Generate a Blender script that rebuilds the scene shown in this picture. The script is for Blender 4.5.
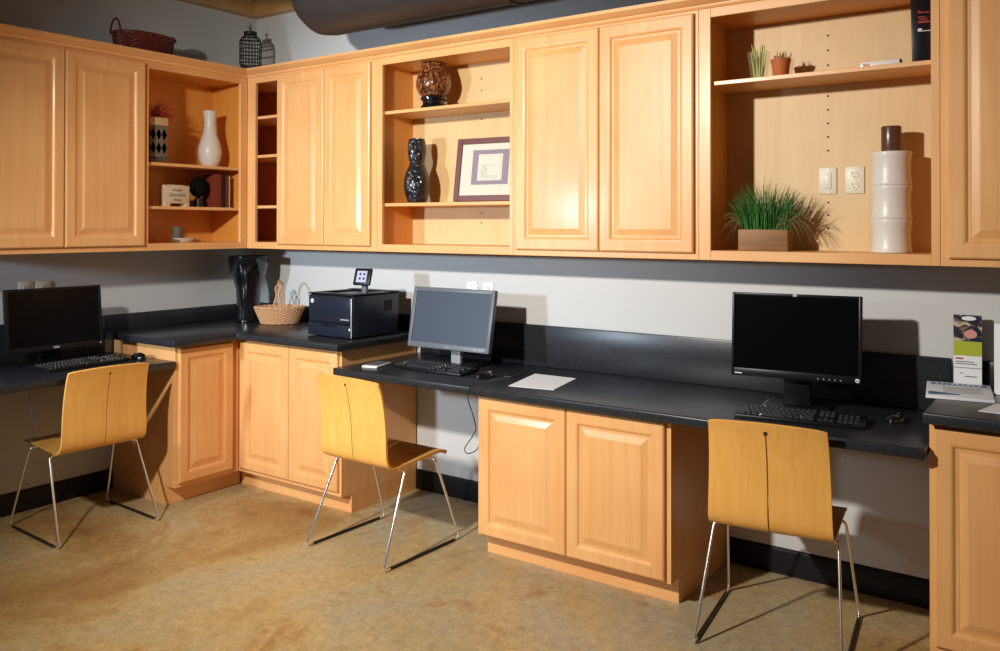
import bpy, bmesh, math, random
from mathutils import Vector, Matrix
R = math.radians
PI = math.pi
random.seed(7)
for o in list(bpy.data.objects): bpy.data.objects.remove(o, do_unlink=True)
scn = bpy.context.scene
col = scn.collection

# ---------------------------------------------------------------- camera
cam_d = bpy.data.cameras.new('camera'); cam = bpy.data.objects.new('camera', cam_d); col.objects.link(cam)
cam.location = (4.523, -3.657, 1.467)
cam.rotation_mode = 'XYZ'
yaw, pitch, roll = R(35.441), R(0.469), R(-0.074)
cam.matrix_world = (Matrix.Translation(cam.location) @ Matrix.Rotation(yaw, 4, 'Z')
                    @ Matrix.Rotation(PI/2 + pitch, 4, 'X') @ Matrix.Rotation(-roll, 4, 'Z'))
cam_d.sensor_width = 36; cam_d.sensor_fit = 'HORIZONTAL'
cam_d.lens = 857.5*36/1000
cam_d.shift_x = 4.79/1000; cam_d.shift_y = -107.3/1000
cam_d.clip_start = 0.05
scn.camera = cam
# ---------------------------------------------------------------- light
W = bpy.data.worlds.new('world'); scn.world = W; W.use_nodes = True
W.node_tree.nodes['Background'].inputs[0].default_value = (1.0, 0.92, 0.86, 1)
W.node_tree.nodes['Background'].inputs[1].default_value = 0.06
def lamp(name, loc, power, color, radius):
    l = bpy.data.lights.new(name, 'POINT'); l.energy = power; l.color = color; l.shadow_soft_size = radius
    o = bpy.data.objects.new(name, l); col.objects.link(o); o.location = loc
def spot(name, loc, aim, power, color, radius, angle, blend):
    l = bpy.data.lights.new(name, 'SPOT'); l.energy = power; l.color = color; l.shadow_soft_size = radius
    l.spot_size = R(angle); l.spot_blend = blend
    o = bpy.data.objects.new(name, l); col.objects.link(o); o.location = loc
    o.rotation_euler = (Vector(aim) - Vector(loc)).to_track_quat('-Z', 'Y').to_euler()
spot('ceiling_spot', (2.15, -3.65, 2.47), (2.35, 0, 0.90), 580, (1.0, 0.95, 0.88), 0.07, 108, 1.0)
spot('low_cool_spot', (0.62, -3.85, 1.62), (1.35, 0, 1.05), 340, (0.68, 0.83, 1.0), 0.10, 68, 1.0)  # unseen cool source near eye height, inferred from the doubled shadows
scn.view_settings.view_transform = 'Standard'
scn.view_settings.look = 'None'
scn.view_settings.exposure = 0.0
scn.view_settings.gamma = 1.0
scn.view_settings.use_curve_mapping = False

# ---------------------------------------------------------------- materials
def newmat(name):
    m = bpy.data.materials.new(name); m.use_nodes = True
    nt = m.node_tree; return m, nt, nt.nodes['Principled BSDF']
def plain(name, c, rough=0.5, metal=0.0, spec=0.5, bump=0.0, bscale=200, coat=0.0, trans=0.0, ior=1.45, alpha=1.0):
    m, nt, b = newmat(name)
    b.inputs['Base Color'].default_value = (*c, 1); b.inputs['Roughness'].default_value = rough
    b.inputs['Metallic'].default_value = metal; b.inputs['Specular IOR Level'].default_value = spec
    b.inputs['Coat Weight'].default_value = coat; b.inputs['Coat Roughness'].default_value = 0.1
    b.inputs['Transmission Weight'].default_value = trans; b.inputs['IOR'].default_value = ior
    b.inputs['Alpha'].default_value = alpha
    tc = nt.nodes.new('ShaderNodeTexCoord')
    n = nt.nodes.new('ShaderNodeTexNoise'); n.inputs['Scale'].default_value = bscale; n.inputs['Detail'].default_value = 3
    nt.links.new(tc.outputs['Object'], n.inputs['Vector'])
    mr = nt.nodes.new('ShaderNodeMapRange'); mr.inputs[3].default_value = rough*0.88; mr.inputs[4].default_value = min(1, rough*1.12)
    nt.links.new(n.outputs[0], mr.inputs[0]); nt.links.new(mr.outputs[0], b.inputs['Roughness'])
    if bump:
        bp = nt.nodes.new('ShaderNodeBump'); bp.inputs['Strength'].default_value = bump; bp.inputs['Distance'].default_value = 0.002
        nt.links.new(n.outputs[0], bp.inputs['Height']); nt.links.new(bp.outputs[0], b.inputs['Normal'])
    return m
def wood(name, c0, c1, scale, rough=0.40, coat=0.09, blotch=0.5):
    m, nt, b = newmat(name); L = nt.links.new
    tc = nt.nodes.new('ShaderNodeTexCoord'); oi = nt.nodes.new('ShaderNodeObjectInfo')
    add = nt.nodes.new('ShaderNodeVectorMath'); add.operation = 'MULTIPLY_ADD'
    cx = nt.nodes.new('ShaderNodeCombineXYZ')
    for i, k in enumerate((7.3, 3.1, 5.7)):
        mm = nt.nodes.new('ShaderNodeMath'); mm.operation = 'MULTIPLY'; mm.inputs[1].default_value = k
        L(oi.outputs['Random'], mm.inputs[0]); L(mm.outputs[0], cx.inputs[i])
    add.inputs[1].default_value = (1, 1, 1)
    L(tc.outputs['Object'], add.inputs[0]); L(cx.outputs[0], add.inputs[2])
    mp = nt.nodes.new('ShaderNodeMapping'); mp.inputs['Scale'].default_value = scale; L(add.outputs[0], mp.inputs[0])
    n1 = nt.nodes.new('ShaderNodeTexNoise'); n1.inputs['Scale'].default_value = 1.0; n1.inputs['Detail'].default_value = 5; n1.inputs['Distortion'].default_value = 0.6
    L(mp.outputs[0], n1.inputs['Vector'])
    n2 = nt.nodes.new('ShaderNodeTexNoise'); n2.inputs['Scale'].default_value = 3.2; n2.inputs['Detail'].default_value = 2
    L(add.outputs[0], n2.inputs['Vector'])
    mx = nt.nodes.new('ShaderNodeMix'); mx.data_type = 'FLOAT'; mx.inputs[0].default_value = blotch
    L(n1.outputs[0], mx.inputs[2]); L(n2.outputs[0], mx.inputs[3])
    cr = nt.nodes.new('ShaderNodeValToRGB'); cr.color_ramp.elements[0].position = 0.32; cr.color_ramp.elements[1].position = 0.68
    cr.color_ramp.elements[0].color = (*c1, 1); cr.color_ramp.elements[1].color = (*c0, 1)
    L(mx.outputs[0], cr.inputs[0])
    L(cr.outputs[0], b.inputs['Base Color'])
    b.inputs['Roughness'].default_value = rough; b.inputs['Coat Weight'].default_value = coat; b.inputs['Coat Roughness'].default_value = 0.16
    return m
M = {}
WA, WB = (0.85, 0.465, 0.185), (0.75, 0.355, 0.12)
M['wood'] = wood('maple_upright', WA, WB, (38, 38, 1.6))
M['woodh'] = wood('maple_lengthwise', WA, WB, (1.6, 38, 38))
M['ply'] = wood('chair_plywood', (0.90, 0.48, 0.115), (0.80, 0.39, 0.08), (45, 45, 2.0), 0.36, 0.2, 0.3)
M['lit_back'] = wood('lit_back_wood', (0.72, 0.50, 0.24), (0.64, 0.42, 0.18), (30, 30, 2.5), 0.5, 0.0)  # paler copy of the cabinet wood, brightness of lit back panels painted in
M['inner'] = wood('shaded_interior', (0.84, 0.39, 0.075), (0.74, 0.30, 0.05), (38, 38, 1.6), 0.42, 0.05)  # more saturated copy, deep shade on inside panels painted into the colour
M['trim'] = wood('pine_trim', (0.60, 0.34, 0.13), (0.45, 0.23, 0.07), (2, 2, 40))
M['crate'] = wood('crate_wood', (0.36, 0.17, 0.05), (0.17, 0.075, 0.02), (3, 60, 60), 0.6, 0)
M['wall'] = plain('wall_paint', (0.60, 0.60, 0.585), 0.75, bump=0.15, bscale=90)
M['ceil'] = plain('dark_ceiling', (0.035, 0.035, 0.04), 0.8)
M['black'] = plain('black_plastic', (0.008, 0.008, 0.009), 0.35, spec=0.3, bump=0.05)
M['printer'] = plain('printer_plastic', (0.014, 0.018, 0.030), 0.28)
M['gloss'] = plain('black_glaze', (0.006, 0.006, 0.007), 0.08, coat=0.6, bscale=20)
M['screen'] = plain('dark_screen', (0.002, 0.002, 0.0025), 0.2, spec=0.15)
M['matscreen'] = plain('matte_screen', (0.045, 0.058, 0.085), 0.45)
M['grey'] = plain('grey_plastic', (0.13, 0.14, 0.16), 0.4)
M['silver'] = plain('silver_plastic', (0.45, 0.46, 0.48), 0.35, metal=0.3)
M['chrome'] = plain('chrome', (0.92, 0.92, 0.92), 0.22, metal=1.0, bscale=30)
M['sleeve'] = plain('runner_sleeve', (0.015, 0.013, 0.012), 0.3)
M['rubber'] = plain('black_base', (0.007, 0.007, 0.008), 0.4, spec=0.25)
M['key'] = plain('key_plastic', (0.03, 0.03, 0.034), 0.3)
M['white'] = plain('white_ceramic', (0.74, 0.70, 0.64), 0.35)
M['whiteg'] = plain('white_glaze', (0.80, 0.79, 0.76), 0.3, coat=0.3)
M['paper'] = plain('paper', (0.85, 0.85, 0.87), 0.8)
M['plate'] = plain('ivory_plate', (0.75, 0.70, 0.55), 0.4)
M['slot'] = plain('dark_slot', (0.02, 0.015, 0.01), 0.7)
M['brown'] = plain('brown_wood_cap', (0.10, 0.045, 0.025), 0.3, coat=0.3)
M['duct'] = plain('duct_metal', (0.055, 0.05, 0.05), 0.5, metal=0.3, bscale=8)
M['iron'] = plain('black_iron', (0.012, 0.010, 0.010), 0.5)
M['terra'] = plain('terracotta', (0.50, 0.13, 0.035), 0.7)
M['green'] = plain('leaf_green', (0.05, 0.16, 0.02), 0.5)
M['greenb'] = plain('grass_blade', (0.03, 0.15, 0.02), 0.45)
M['straw'] = plain('dry_blade', (0.17, 0.13, 0.04), 0.6)
M['pale'] = plain('pale_green', (0.50, 0.50, 0.13), 0.5)
M['glass'] = plain('clear_glass', (0.6, 0.7, 0.4), 0.05, alpha=0.07)
M['red'] = plain('red_print', (0.55, 0.05, 0.04), 0.6)
M['redtwig'] = plain('red_twig', (0.35, 0.03, 0.02), 0.6)
M['book1'] = plain('rust_cover', (0.20, 0.03, 0.015), 0.6)
M['book2'] = plain('dark_cover', (0.02, 0.008, 0.012), 0.5)
M['page'] = plain('pages', (0.72, 0.58, 0.42), 0.8)
M['lime'] = plain('lime_print', (0.42, 0.48, 0.03), 0.5)
M['navy'] = plain('navy_print', (0.02, 0.025, 0.12), 0.4)
M['blue'] = plain('blue_print', (0.03, 0.14, 0.33), 0.5)
M['pink'] = plain('pink_print', (0.70, 0.30, 0.26), 0.5)
M['ink'] = plain('grey_ink', (0.10, 0.09, 0.10), 0.7)
M['matboard'] = plain('mat_board', (0.62, 0.60, 0.48), 0.8)
M['pframe'] = plain('plum_frame', (0.15, 0.055, 0.05), 0.4)
M['lilac'] = plain('lilac_print', (0.25, 0.215, 0.24), 0.8, bscale=60)
M['blush'] = plain('blush_print', (0.72, 0.55, 0.52), 0.8)
M['wick'] = plain('willow', (0.62, 0.34, 0.17), 0.6, bump=0.3, bscale=150)
M['wickd'] = plain('dark_willow', (0.13, 0.016, 0.010), 0.5, bump=0.3, bscale=150)
M['ledw'] = plain('white_mark', (0.8, 0.8, 0.8), 0.4)
M['candle'] = plain('grey_candle', (0.13, 0.12, 0.10), 0.5)
M['planter'] = plain('taupe_pot', (0.17, 0.14, 0.11), 0.6)
M['creamrim'] = plain('cream_rim', (0.55, 0.40, 0.20), 0.6)

def mat_floor():
    m, nt, b = newmat('stained_concrete'); L = nt.links.new
    tc = nt.nodes.new('ShaderNodeTexCoord')
    def noise(s, d, dist=0.0, rough=0.6):
        n = nt.nodes.new('ShaderNodeTexNoise'); n.inputs['Scale'].default_value = s; n.inputs['Detail'].default_value = d
        n.inputs['Distortion'].default_value = dist; n.inputs['Roughness'].default_value = rough; L(tc.outputs['Object'], n.inputs['Vector']); return n
    def ramp(src, els):
        r = nt.nodes.new('ShaderNodeValToRGB'); e = r.color_ramp.elements
        e[0].position, e[0].color = els[0][0], (*els[0][1], 1); e[1].position, e[1].color = els[-1][0], (*els[-1][1], 1)
        for p, c in els[1:-1]:
            x = e.new(p); x.color = (*c, 1)
        L(src, r.inputs[0]); return r
    def mix(f, a, c, mode='MIX'):
        x = nt.nodes.new('ShaderNodeMix'); x.data_type = 'RGBA'; x.blend_type = mode
        if isinstance(f, float): x.inputs[0].default_value = f
        else: L(f, x.inputs[0])
        for k, s in ((6, a), (7, c)):
            if isinstance(s, tuple): x.inputs[k].default_value = (*s, 1)
            else: L(s, x.inputs[k])
        return x
    big = noise(0.95, 5, 0.9)
    r1 = ramp(big.outputs[0], [(0.32, (0.30, 0.15, 0.045)), (0.43, (0.41, 0.265, 0.10)), (0.51, (0.49, 0.36, 0.165)), (0.66, (0.42, 0.37, 0.25))])
    st = noise(2.0, 9, 1.4, 0.72)
    f1 = ramp(st.outputs[0], [(0.56, (0, 0, 0)), (0.68, (1, 1, 1))])
    a = mix(f1.outputs[0], r1.outputs[0], (0.40, 0.22, 0.07))
    fine = noise(22, 8, 0.6, 0.75)
    f2 = ramp(fine.outputs[0], [(0.3, (0.62, 0.60, 0.58)), (0.7, (1.22, 1.2, 1.18))])
    c0 = mix(0.75, a.outputs[2], f2.outputs[0], 'MULTIPLY')
    grit = noise(95, 4, 0.2, 0.8)
    f5 = ramp(grit.outputs[0], [(0.32, (0.72, 0.70, 0.68)), (0.68, (1.25, 1.24, 1.22))])
    c = mix(0.8, c0.outputs[2], f5.outputs[0], 'MULTIPLY')
    sp = noise(7, 4, 0.6)
    f3 = ramp(sp.outputs[0], [(0.66, (0, 0, 0)), (0.80, (0.8, 0.8, 0.8))])
    c2 = mix(f3.outputs[0], c.outputs[2], (0.10, 0.05, 0.02))
    vo = nt.nodes.new('ShaderNodeTexVoronoi'); vo.feature = 'DISTANCE_TO_EDGE'; vo.inputs['Scale'].default_value = 0.9
    wv = nt.nodes.new('ShaderNodeVectorMath'); wv.operation = 'ADD'
    nn = noise(3, 4); L(tc.outputs['Object'], wv.inputs[0]); L(nn.outputs['Color'], wv.inputs[1]); L(wv.outputs[0], vo.inputs['Vector'])
    f4 = ramp(vo.outputs['Distance'], [(0.0, (0.16, 0.16, 0.16)), (0.005, (0, 0, 0))])
    c3 = mix(f4.outputs[0], c2.outputs[2], (0.12, 0.07, 0.03))
    L(c3.outputs[2], b.inputs['Base Color'])
    rr = nt.nodes.new('ShaderNodeMapRange'); rr.inputs[3].default_value = 0.30; rr.inputs[4].default_value = 0.55
    L(st.outputs[0], rr.inputs[0]); L(rr.outputs[0], b.inputs['Roughness'])
    bp = nt.nodes.new('ShaderNodeBump'); bp.inputs['Strength'].default_value = 0.12; bp.inputs['Distance'].default_value = 0.004
    L(fine.outputs[0], bp.inputs['Height']); L(bp.outputs[0], b.inputs['Normal'])
    return m
M['floor'] = mat_floor()
def mat_top():
    m, nt, b = newmat('charcoal_laminate'); L = nt.links.new
    tc = nt.nodes.new('ShaderNodeTexCoord')
    n = nt.nodes.new('ShaderNodeTexNoise'); n.inputs['Scale'].default_value = 55; n.inputs['Detail'].default_value = 6; L(tc.outputs['Object'], n.inputs['Vector'])
    r = nt.nodes.new('ShaderNodeValToRGB'); r.color_ramp.elements[0].position = 0.35; r.color_ramp.elements[1].position = 0.7
    r.color_ramp.elements[0].color = (0.018, 0.019, 0.022, 1); r.color_ramp.elements[1].color = (0.028, 0.030, 0.035, 1)
    L(n.outputs[0], r.inputs[0]); L(r.outputs[0], b.inputs['Base Color']); b.inputs['Roughness'].default_value = 0.30; b.inputs['Specular IOR Level'].default_value = 0.38
    return m
M['top'] = mat_top()
def mat_mosaic():
    m, nt, b = newmat('amber_mosaic_glass'); L = nt.links.new
    tc = nt.nodes.new('ShaderNodeTexCoord')
    v = nt.nodes.new('ShaderNodeTexVoronoi'); v.inputs['Scale'].default_value = 75; L(tc.outputs['Object'], v.inputs['Vector'])
    r = nt.nodes.new('ShaderNodeValToRGB'); e = r.color_ramp.elements
    e[0].position, e[0].color = 0.2, (0.05, 0.013, 0.007, 1); e[1].position, e[1].color = 0.95, (0.38, 0.14, 0.045, 1)
    sp = nt.nodes.new('ShaderNodeSeparateColor'); L(v.outputs['Color'], sp.inputs[0]); L(sp.outputs[0], r.inputs[0]); L(r.outputs[0], b.inputs['Base Color'])
    b.inputs['Roughness'].default_value = 0.12; b.inputs['Coat Weight'].default_value = 0.6
    b.inputs['Alpha'].default_value = 0.86
    bp = nt.nodes.new('ShaderNodeBump'); bp.inputs['Strength'].default_value = 0.6; bp.inputs['Distance'].default_value = 0.004
    L(v.outputs['Distance'], bp.inputs['Height']); L(bp.outputs[0], b.inputs['Normal'])
    return m
M['mosaic'] = mat_mosaic()
def mat_dimple():
    m, nt, b = newmat('dimpled_black_glaze'); L = nt.links.new
    tc = nt.nodes.new('ShaderNodeTexCoord')
    mp = nt.nodes.new('ShaderNodeMapping'); mp.inputs['Scale'].default_value = (1, 1, 0.45); L(tc.outputs['Object'], mp.inputs[0])
    v = nt.nodes.new('ShaderNodeTexVoronoi'); v.inputs['Scale'].default_value = 110; L(mp.outputs[0], v.inputs['Vector'])
    b.inputs['Base Color'].default_value = (0.008, 0.008, 0.010, 1); b.inputs['Roughness'].default_value = 0.14; b.inputs['Coat Weight'].default_value = 0.5
    bp = nt.nodes.new('ShaderNodeBump'); bp.inputs['Strength'].default_value = 0.9; bp.inputs['Distance'].default_value = 0.006
    L(v.outputs['Distance'], bp.inputs['Height']); L(bp.outputs[0], b.inputs['Normal'])
    return m
M['dimple'] = mat_dimple()
def mat_photo():      # the upper half of the leaflet: a blurred picture in dark blue, pink and cream
    m, nt, b = newmat('leaflet_picture'); L = nt.links.new
    tc = nt.nodes.new('ShaderNodeTexCoord')
    v = nt.nodes.new('ShaderNodeTexNoise'); v.inputs['Scale'].default_value = 26; v.inputs['Detail'].default_value = 1; v.inputs['Distortion'].default_value = 1.0; L(tc.outputs['Object'], v.inputs['Vector'])
    r = nt.nodes.new('ShaderNodeValToRGB'); e = r.color_ramp.elements
    e[0].position, e[0].color = 0.38, (0.01, 0.012, 0.05, 1); e[1].position, e[1].color = 0.64, (0.55, 0.50, 0.38, 1)
    x = e.new(0.5); x.color = (0.02, 0.02, 0.03, 1); x = e.new(0.57); x.color = (0.35, 0.2, 0.15, 1)
    L(v.outputs[0], r.inputs[0]); L(r.outputs[0], b.inputs['Base Color']); b.inputs['Roughness'].default_value = 0.4
    return m
M['photo'] = mat_photo()

# ---------------------------------------------------------------- mesh helpers
def BM(): return bmesh.new()
def box(bm, a, b, bev=0.0, seg=2, mtx=None):
    t = bmesh.new(); bmesh.ops.create_cube(t, size=1.0)
    a = Vector(a); b = Vector(b); s = b - a; c = (a + b)/2
    for v in t.verts: v.co = Vector((v.co.x*s.x, v.co.y*s.y, v.co.z*s.z)) + c
    if bev: bmesh.ops.bevel(t, geom=list(t.edges), offset=min(bev, min(abs(s.x), abs(s.y), abs(s.z))*0.49), segments=seg, affect='EDGES', profile=0.5)
    if mtx is not None: bmesh.ops.transform(t, matrix=mtx, verts=t.verts)
    merge(bm, t); return bm
def merge(bm, t):
    me = bpy.data.meshes.new('tmp'); t.to_mesh(me); t.free(); bm.from_mesh(me); bpy.data.meshes.remove(me)
def prism(bm, pts, z0, z1, bev=0.0, seg=3):
    t = bmesh.new(); vs = [t.verts.new((x, y, z0)) for x, y in pts]; f = t.faces.new(vs)
    r = bmesh.ops.extrude_face_region(t, geom=[f]); 
    for g in r['geom']:
        if isinstance(g, bmesh.types.BMVert): g.co.z = z1
    bmesh.ops.recalc_face_normals(t, faces=t.faces)
    if bev: bmesh.ops.bevel(t, geom=list(t.edges), offset=bev, segments=seg, affect='EDGES', profile=0.5)
    merge(bm, t); return bm
def extrude_profile(bm, prof, p0, p1, mit0=0, mit1=0):
    """profile (out, z) swept from p0 to p1 along local X; out goes to -Y; mit: change in x per unit out"""
    n = len(prof); A = [bm.verts.new((p0 + mit0*o, -o, z)) for o, z in prof]; B = [bm.verts.new((p1 + mit1*o, -o, z)) for o, z in prof]
    for i in range(n):
        j = (i+1) % n; bm.faces.new((A[i], A[j], B[j], B[i]))
    bm.faces.new(A[::-1]); bm.faces.new(B); bmesh.ops.recalc_face_normals(bm, faces=bm.faces); return bm
def lathe(bm, prof, seg=32, c=(0, 0, 0), sx=1.0, sy=1.0, cap=True):
    rings = []
    for r, z in prof:
        rings.append([bm.verts.new((c[0] + math.cos(2*PI*k/seg)*r*sx, c[1] + math.sin(2*PI*k/seg)*r*sy, c[2] + z)) for k in range(seg)])
    for a, b in zip(rings, rings[1:]):
        for k in range(seg):
            bm.faces.new((a[k], a[(k+1) % seg], b[(k+1) % seg], b[k]))
    if cap:
        bm.faces.new(rings[0][::-1]); bm.faces.new(rings[-1])
    return bm
def tube(bm, pts, r, seg=8, closed=False, r1=None):
    pts = [Vector(p) for p in pts]; n = len(pts); rings = []; ref = None
    for i, p in enumerate(pts):
        a = pts[(i-1) % n] if (closed or i > 0) else p; b = pts[(i+1) % n] if (closed or i < n-1) else p
        t = (b - a).normalized()
        if ref is None:
            ref = t.orthogonal().normalized()
        ref = (ref - t*ref.dot(t)).normalized(); q = t.cross(ref)
        rr = r if r1 is None else r + (r1 - r)*i/(n-1)
        rings.append([bm.verts.new(p + (ref*math.cos(2*PI*k/seg) + q*math.sin(2*PI*k/seg))*rr) for k in range(seg)])
    m = n if closed else n-1
    for i in range(m):
        A, B = rings[i], rings[(i+1) % n]
        for k in range(seg): bm.faces.new((A[k], A[(k+1) % seg], B[(k+1) % seg], B[k]))
    if not closed:
        bm.faces.new(rings[0][::-1]); bm.faces.new(rings[-1])
    return bm
def rounded(pts, rad, seg=5):
    """polyline with its inner corners rounded"""
    pts = [Vector(p) for p in pts]; out = [pts[0]]
    for i in range(1, len(pts)-1):
        p, a, b = pts[i], pts[i-1], pts[i+1]; u = (a-p).normalized(); v = (b-p).normalized()
        d = min(rad, (a-p).length*0.45, (b-p).length*0.45)
        for k in range(seg+1):
            t = k/seg; out.append((p+u*d)*(1-t)**2 + p*2*t*(1-t) + (p+v*d)*t*t)
    out.append(pts[-1]); return out
def circ(r, n, z=0, c=(0, 0), sx=1, sy=1):
    return [(c[0]+math.cos(2*PI*k/n)*r*sx, c[1]+math.sin(2*PI*k/n)*r*sy, z) for k in range(n)]
def part(name, bm, mat, parent=None, smooth=True, loc=None, rot=None, label=None, kind=None):
    me = bpy.data.meshes.new(name); bm.to_mesh(me); bm.free()
    if isinstance(mat, str): mat = M[mat]
    me.materials.append(mat)
    if smooth:
        for p in me.polygons: p.use_smooth = True
        try: me.set_sharp_from_angle(angle=R(38))
        except Exception: pass
    o = bpy.data.objects.new(name, me); col.objects.link(o)
    if parent is not None: o.parent = parent
    if loc is not None: o.location = loc
    if rot is not None: o.rotation_euler = rot
    if label: o['label'] = label
    if kind: o['kind'] = kind
    return o
def thing(name, label, cat, loc=(0, 0, 0), rz=0.0, group=None):
    o = bpy.data.objects.new(name, None); col.objects.link(o); o.empty_display_size = 0.05
    o.location = loc; o.rotation_euler = (0, 0, rz); o['label'] = label; o['category'] = cat
    if group: o['group'] = group
    return o
def tag(o, label, cat, group=None):
    o['label'] = label; o['category'] = cat
    if group: o['group'] = group
    return o
def struct(name, bm, mat, **k):
    o = part(name, bm, mat, **k); o['kind'] = 'structure'; return o
def text_part(name, s, size, mat, parent, loc, rot, extr=0.0004):
    c = bpy.data.curves.new('t', 'FONT'); c.body = s; c.size = size; c.extrude = extr; c.align_x = 'CENTER'; c.align_y = 'CENTER'
    t = bpy.data.objects.new('t', c); me = bpy.data.meshes.new_from_object(t)
    bpy.data.objects.remove(t); bpy.data.curves.remove(c)
    me.name = name; me.materials.clear(); me.materials.append(M[mat])
    o = bpy.data.objects.new(name, me); col.objects.link(o); o.parent = parent; o.location = loc; o.rotation_euler = rot
    return o

# ---------------------------------------------------------------- the room
X1, Y1, ZC = 6.2, -5.2, 3.0
struct('floor', box(BM(), (-0.1, Y1, -0.08), (X1, 0.1, 0)), 'floor', smooth=False)
struct('wall_back', box(BM(), (-0.1, 0, 0), (X1, 0.1, ZC)), 'wall', smooth=False)
struct('wall_left', box(BM(), (-0.1, Y1, 0), (0, 0, ZC)), 'wall', smooth=False)
struct('ceiling', box(BM(), (-0.1, Y1, ZC), (X1, 0.1, ZC+0.08)), 'ceil', smooth=False)
bb = [(0, 0), (0.012, 0), (0.012, 0.095), (0.008, 0.106), (0, 0.110)]
def along_left(o): o.rotation_euler = (0, 0, PI/2); return o
struct('baseboard_back', extrude_profile(BM(), bb, 1.392, 2.253), 'rubber')
struct('baseboard_right', extrude_profile(BM(), bb, 3.172, 4.055), 'rubber')
along_left(struct('baseboard_left', extrude_profile(BM(), bb, Y1, -0.992), 'rubber'))
tr = [(0, 2.810), (0.045, 2.815), (0.055, 2.84), (0.055, 2.915), (0.04, 2.925), (0, 2.925)]
struct('trim_1', extrude_profile(BM(), tr, 0, X1, 1, 0), 'trim')
along_left(struct('trim_2', extrude_profile(BM(), tr, Y1, 0, 0, -1), 'trim'))

# round duct and the boxed branch
duct = thing('air_duct', 'large dark grey round duct running under the ceiling above the wall cabinets', 'duct', (1.11, -0.45, 2.70))
dm = BM(); prof = [(0.02, -0.13), (0.10, -0.115), (0.17, -0.075), (0.21, -0.02), (0.22, 0.05), (0.22, 1.2), (0.226, 1.2), (0.226, 1.23), (0.22, 1.23), (0.22, 2.6), (0.226, 2.6), (0.226, 2.63), (0.22, 2.63), (0.22, 4.6)]
lathe(dm, prof, 48); bmesh.ops.rotate(dm, cent=(0, 0, 0), matrix=Matrix.Rotation(PI/2, 3, 'Y'), verts=dm.verts)
part('duct_body', dm, 'duct', duct)
for hx in (0.8, 2.6):
    part('hanger_strap', box(BM(), (hx, -0.015, 0.2), (hx+0.02, 0.015, 0.32)), 'iron', duct)
dbx = BM(); box(dbx, (-0.04, -2.6, 0.0), (0.5, -0.05, 0.30), 0.01)
part('branch_duct', dbx, 'duct', duct)

# ---------------------------------------------------------------- cabinets
def door_parts(root, x0, x1, z0, z1, yf, fr=0.058):
    """a raised panel door: frame = door, raised field = panel. yf: plane of the face frame"""
    w, h = x1-x0, z1-z0
    def rings(prof, close):
        bm = BM(); R_ = []
        for ins, d in prof:
            y = -d
            R_.append([bm.verts.new(v) for v in ((ins, y, ins), (w-ins, y, ins), (w-ins, y, h-ins), (ins, y, h-ins))])
        for A, B in zip(R_, R_[1:]):
            for k in range(4): bm.faces.new((A[k], A[(k+1) % 4], B[(k+1) % 4], B[k]))
        if close: bm.faces.new(R_[-1])
        return bm
    f = rings([(fr+0.012, 0.0), (0, 0.0), (0, 0.013), (0.0025, 0.0165), (0.007, 0.019), (fr-0.012, 0.019), (fr-0.006, 0.0175), (fr-0.001, 0.0135), (fr+0.002, 0.0105), (fr+0.012, 0.0105), (fr+0.012, 0.0)], False)
    bmesh.ops.recalc_face_normals(f, faces=f.faces)
    d = part('door', f, 'wood', root, loc=(x0, yf, z0), smooth=False)
    p = rings([(fr+0.003, 0.0), (fr+0.003, 0.0075), (fr+0.008, 0.0078), (fr+0.012, 0.0095), (fr+0.036, 0.0165), (fr+0.038, 0.0175), (fr+0.040, 0.0178)], True)
    part('panel', p, 'wood', d, smooth=False)
    return d
def carcass_open(s0, s1, z0, z1, face, back, o0, o1, ob, ot, shelves, root, dark=False, holes=None):
    w = s1-s0; t = 0.018
    pc = lambda n, a, b, m='wood', bv=0.0: part(n, box(BM(), a, b, bv), m, root, smooth=False)
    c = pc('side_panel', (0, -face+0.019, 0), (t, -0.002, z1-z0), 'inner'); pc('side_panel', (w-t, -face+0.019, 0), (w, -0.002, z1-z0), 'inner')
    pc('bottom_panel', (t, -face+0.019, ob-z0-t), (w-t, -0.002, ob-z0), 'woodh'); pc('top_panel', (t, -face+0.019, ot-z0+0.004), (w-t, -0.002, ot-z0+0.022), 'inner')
    bm = box(BM(), (t, -back, ob-z0), (w-t, -back+0.008, ot-z0+0.004)); part('back_panel', bm, 'lit_back' if back > 0.05 else 'inner', root, smooth=False)  # pale copy on the lit backs, saturated copy on the shaded left one
    b = 0.0015
    pc('stile', (0, -face, 0), (o0-s0, -face+0.019, z1-z0), 'wood', b); pc('stile', (o1-s0, -face, 0), (w, -face+0.019, z1-z0), 'wood', b)
    pc('rail', (o0-s0, -face+0.0004, 0), (o1-s0, -face+0.019, ob-z0), 'woodh', b); pc('rail', (o0-s0, -face+0.0004, ot-z0), (o1-s0, -face+0.019, z1-z0), 'woodh', b)
    for zs in shelves:
        part('shelf', box(BM(), (t+0.001, -face+0.022, zs-z0-0.017), (w-t-0.001, -back-0.001, zs-z0), 0.002), 'woodh', root, smooth=False)
    return c
def closed_box(w, face, z0, z1, root, stiles):
    bm = BM(); box(bm, (0, -face+0.019, 0), (w, -0.002, z1-z0), 0.001)
    part('carcass', bm, 'wood', root, smooth=False)
    bm = box(BM(), (0, -face, 0), (w, -face+0.019, z1-z0), 0.0015); part('face_frame', bm, 'wood', root, smooth=False)
ZB, ZT = 1.327, 2.372
OB, OT = 1.366, 2.309
FU = 0.333
def at_main(s, z): return (s, 0, z), 0.0
def at_left(s, z): return (0, s, z), PI/2
def upper_doors(place, s0, s1, doors, label):
    loc, rz = place(s0, ZB); t = thing('wall_cabinet', label, 'cabinet', loc, rz)
    closed_box(s1-s0-0.001, FU, ZB, ZT, t, None)
    for a, b in doors: door_parts(t, a-s0, b-s0, 1.354-ZB, 2.333-ZB, -FU)
    return t
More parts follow.
